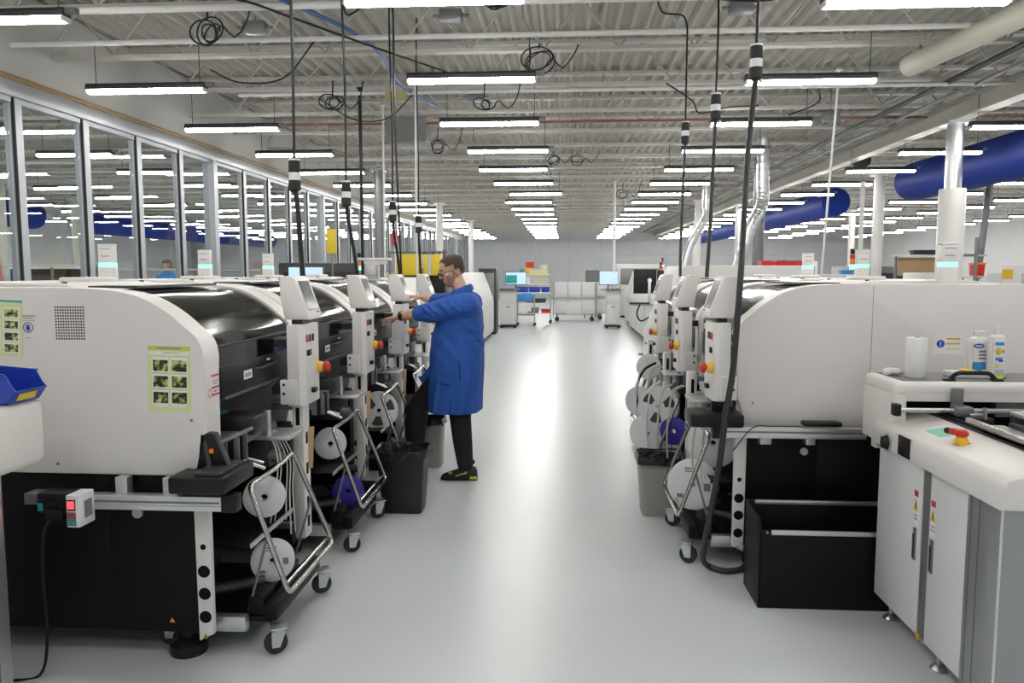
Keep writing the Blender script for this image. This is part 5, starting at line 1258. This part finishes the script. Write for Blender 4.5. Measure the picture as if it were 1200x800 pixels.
# eyebrows, eyes, glasses
for s in (-1,1):
    MB().m('hair').tube([(-.094, s*.014, .036), (-.092, s*.032, .041), (-.078, s*.052, .034)], [.004,.005,.003], 6).xf(HM).build('eyebrow', man)
    MB().m('paper').ball((-.087, s*.031, .010), (.007,.010,.005), 10, 6).m('black2').ball((-.0925, s*.031, .0075), (.003,.0045,.0035), 8, 6).xf(HM).build('eye', man)
b = MB().m('black2')
for s in (-1,1):
    P = [(-.103+.012*abs(math.cos(t))*0, s*(.033+.023*math.cos(t)), .006+.018*math.sin(t)) for t in [2*PI*i/20 for i in range(21)]]
    b.tube(P, .0032, 6, cap=False)
    b.tube([(-.102, s*.056, .011), (-.08, s*.070, .014), (.004, s*.081, .012), (.020, s*.078, .0)], .0024, 6)
b.tube([(-.103,-.010,.010),(-.108,0,.014),(-.103,.010,.010)], .0022, 6)
b.xf(HM).build('glasses', man)
# lab coat
b = MB().m('cloth')
prof = [(.545,-.050,.212,.255,.022,0),(.70,-.048,.212,.262,.018,.6),(.85,-.040,.212,.268,.012,1.2),(1.0,-.035,.210,.262,.008,2.0),(1.12,-.028,.204,.250,.010,2.6),(1.24,-.010,.184,.240,.008,3.1),(1.33,.008,.160,.232,.004,3.6),(1.40,.022,.132,.214,0,0),(1.445,.026,.100,.160,0,0),(1.475,.022,.080,.095,0,0),(1.50,.012,.073,.082,0,0)]
b.loft([ell(cx, 0, a, w, z, 40, wr, ph) for z, cx, a, w, wr, ph in prof])
sl = [shL+Vector((.02,.02,.0)), shL+(elL-shL)*.3, shL+(elL-shL)*.62+Vector((0,0,-.012)), shL+(elL-shL)*.9+Vector((0,0,-.006)), elL+(wrL-elL)*.14]
limb(b, sl, [.098,.092,.086,.076,.066], 16); b.tube([sl[-1], elL+(wrL-elL)*.17], .0655, 20)
sr = [shR+Vector((.02,-.02,.0)), shR+(elR-shR)*.5, elR, elR+(wrR-elR)*.3]
limb(b, sr, [.098,.090,.078,.066], 16)
for t, o in ((.2,.6),(.45,2.2),(.7,.4),(.86,1.6)):            # sleeve folds
    c = shL+(elL-shL)*t; b.tube([c+Vector((.05,-.075,-.03)), c+Vector((.0,-.088,.0+.02*o*.3)), c+Vector((-.05,-.070,.055))], [.008,.014,.008], 8)
for z, l in ((1.20,.10),(1.13,.14),(1.05,.10),(.97,.08)):      # waist folds at the back and side
    b.tube([Vector((.15-l,-.225,z+.03)), Vector((.10,-.205,z)), Vector((.165,-.12,z-.015))], [.006,.013,.006], 8)
for x, z0, z1 in ((-.18,.56,.85),(-.05,.56,.80),(.07,.56,.9)):
    b.tube([Vector((x,-.245,z0)), Vector((x+.015,-.245,(z0+z1)/2)), Vector((x+.03,-.235,z1))], [.018,.014,.005], 8)
def open_hem(me): 
    pass
from mathutils import noise as mnoise
def wrinkle(me):
    nrm = [v.normal.copy() for v in me.vertices]
    for v in me.vertices:
        p = v.co.copy(); low = max(0, min(1, (1.35-p.z)/.5))
        a = mnoise.noise(Vector((p.x*9, p.y*9, p.z*2.2)))*.011*low
        q = mnoise.noise(Vector((p.x*7+4, p.y*7, p.z*15+p.x*14)))*.010*max(0, 1-abs(p.z-1.12)/.30)
        c = mnoise.noise(Vector((p.x*26, p.y*11, p.z*16)))*.007*max(0, 1-abs(p.z-1.36)/.14)
        d = Vector((p.x+.03, p.y, 0)).normalized() if p.z < 1.25 else nrm[v.index]
        v.co = p + d*(a+q) + nrm[v.index]*c
coat = fuse(b, 'lab_coat', man, .0075, 4, edit=wrinkle)
b = MB().m('cloth')      # stand-up collar
b.loft([ell(.018,0,.086,.095,1.468,28), ell(.006,0,.082,.090,1.512,28), ell(.000,0,.076,.084,1.522,28), ell(-.002,0,.070,.078,1.512,28), ell(.01,0,.07,.08,1.47,28)], cap=False)
for v in b.bm.verts: v.co.z += (v.co.x-.01)*.42 - .004
b.build('collar', coat)
b = MB().m('clothd')
b.tube([(.015,-.258,.975),(.022,-.262,.90),(.022,-.266,.82)], .005, 6).build('pocket_slit', coat)
b = MB().m('clothd').tube([(-.165,-.232,.80),(-.11,-.252,.785),(-.05,-.262,.775)], .005, 6); b.build('pocket_edge', coat)
b = MB().m('cloth').prism([(-.21,.96),(-.33,.80),(-.36,.80),(-.24,.60),(-.20,.60)], 'y', .05, .07, .004); b.build('coat_flap', coat)
# trousers, shoes, watch
b = MB().m('trouser')
limb(b, [hp, hp+(knee-hp)*.6, knee, knee+(ank-knee)*.5, ank+Vector((.0,0,.02))], [.115,.098,.086,.078,.064], 16)
limb(b, [hp2, hp2+(knee2-hp2)*.6, knee2, knee2+(ank2-knee2)*.5, ank2+Vector((0,0,.02))], [.118,.104,.092,.080,.066], 16)
b.ball((ank.x+.01,ank.y,ank.z+.04),(.072,.06,.03),14,8)
fuse(b, 'trousers', man, .007, 4)
for a, ry in ((ank, 0), (ank2, 0)):
    b = MB().m('shoe'); x, y = a.x+.02, a.y
    secs = [(.075,.020,.035,.075),(.06,.028,.038,.10),(.0,.030,.038,.115),(-.05,.034,.042,.095),(-.11,.036,.046,.072),(-.16,.036,.044,.055),(-.195,.026,.034,.042),(-.208,.012,.02,.03)]
    rings = []
    for dx, w0, w1, h in secs:
        rings.append([(x+dx, y-w0*1.05, .012), (x+dx, y-w1, .028), (x+dx, y-w1*.8, h*.75), (x+dx, y-w1*.3, h), (x+dx, y+w1*.3, h), (x+dx, y+w1*.8, h*.75), (x+dx, y+w1, .028), (x+dx, y+w0*1.05, .012)])
    b.loft(rings)
    sh = b.build('shoe', man, ang=60)
    rings = [[(x+dx*1.02, y-w1*1.06, .0), (x+dx*1.02, y-w1*1.06, .022), (x+dx*1.02, y+w1*1.06, .022), (x+dx*1.02, y+w1*1.06, .0)] for dx, w0, w1, h in secs]
    MB().m('black2').loft(rings).build('sole', sh)
    MB().m('acid').box(x+.02, x+.075, y-.043, y-.036, .012, .034, .004).build('heel_patch', sh)
    b = MB().m('acid').tube([(x-.01,y-.040,.058),(x-.05,y-.043,.05),(x-.09,y-.043,.034)], .0045, 6)
    b.build('shoe_stripe', sh)
    MB().m('acid').tube([(x-.12,y-.036,.058),(x-.145,y-.036,.053)], .005, 6).build('logo_mark', sh)
wd = (wrL-elL).normalized(); c = elL+(wrL-elL)*.88
b = MB().m('black2').lathe([(.033,-.014),(.038,-.012),(.038,.012),(.033,.014),(.031,0),(.033,-.014)], c, wd, 20)
b.box(c.x-.018, c.x+.018, c.y-.045, c.y-.030, c.z-.016, c.z+.020, .004)
b.build('watch', man)

# seated person seen through the glass wall
pr = empty('person', (-8.95, 16.9, 0), 'person in a light blue shirt behind the glass wall, seen from behind', 'person')
b = MB().m('skin'); HM2 = head_mtx(Vector((0,0,1.69)), R(8), R(95)); add_head(b, HM2)
limb(b, [(0,0,1.40),(0,0,1.5),(0,.01,1.62)], [.07,.058,.058])
b.loft([ell(0,0,.16,.11,.85), ell(0,0,.19,.12,1.2), ell(0,0,.17,.10,1.42)])
for s in (-1,1):
    limb(b, [(s*.2,0,1.38),(s*.25,.05,1.12),(s*.2,.28,1.02)], [.052,.045,.03]); hand(b, (s*.2,.29,1.02), (0,1,-.1), (0,0,1), s, curl=.5)
    limb(b, [(s*.1,0,.88),(s*.1,.02,.48),(s*.1,.0,.06)], [.09,.06,.042]); limb(b, [(s*.1,0,.05),(s*.1,.14,.035)], [.04,.03])
fuse(b, 'body', pr, .007, 3)
shell_from_head('hair', pr, HM2, 'hair', .012, lambda c: c.z > .06 or (-c.x < .0 and c.z > -.06))
b = MB().m('skyprint').loft([ell(0,0,.20,.14,.82), ell(0,0,.21,.145,1.15), ell(0,0,.205,.125,1.40), ell(0,0,.14,.10,1.51), ell(0,0,.075,.075,1.57)])
for s in (-1,1): limb(b, [(s*.17,0,1.43),(s*.235,.03,1.2)], [.075,.065])
fuse(b, 'shirt', pr, .008, 4)
pr.scale = (1.05, 1.05, 1.05)
b = MB().m('trouser')
for s in (-1,1): limb(b, [(s*.1,0,.86),(s*.1,.02,.48),(s*.1,.0,.1)], [.11,.085,.068])
fuse(b, 'trousers', pr, .009, 3)
for s in (-1,1): MB().m('shoe').box(s*.1-.045, s*.1+.045, -.09, .19, 0, .075, .03, 3).build('shoe', pr)

# ------------------------------------------------------------------ light and look
w = bpy.data.worlds.new('hall_fill_light'); S.world = w; w.use_nodes = True
bg = w.node_tree.nodes['Background']; bg.inputs[0].default_value = (.95,.96,1,1); bg.inputs[1].default_value = .35  # even ambient fill added in place of the hall's unbuilt end
S.view_settings.view_transform = 'Standard'; S.view_settings.look = 'None'; S.view_settings.gamma = 1; S.view_settings.use_curve_mapping = False
S.view_settings.exposure = 0.42
cy = S.cycles
cy.max_bounces = 8; cy.diffuse_bounces = 4; cy.glossy_bounces = 4; cy.transmission_bounces = 6; cy.transparent_max_bounces = 14
cy.caustics_reflective = False; cy.caustics_refractive = False; cy.sample_clamp_indirect = 6
cy.use_denoising = True; cy.use_light_tree = True
bpy.context.view_layer.update()
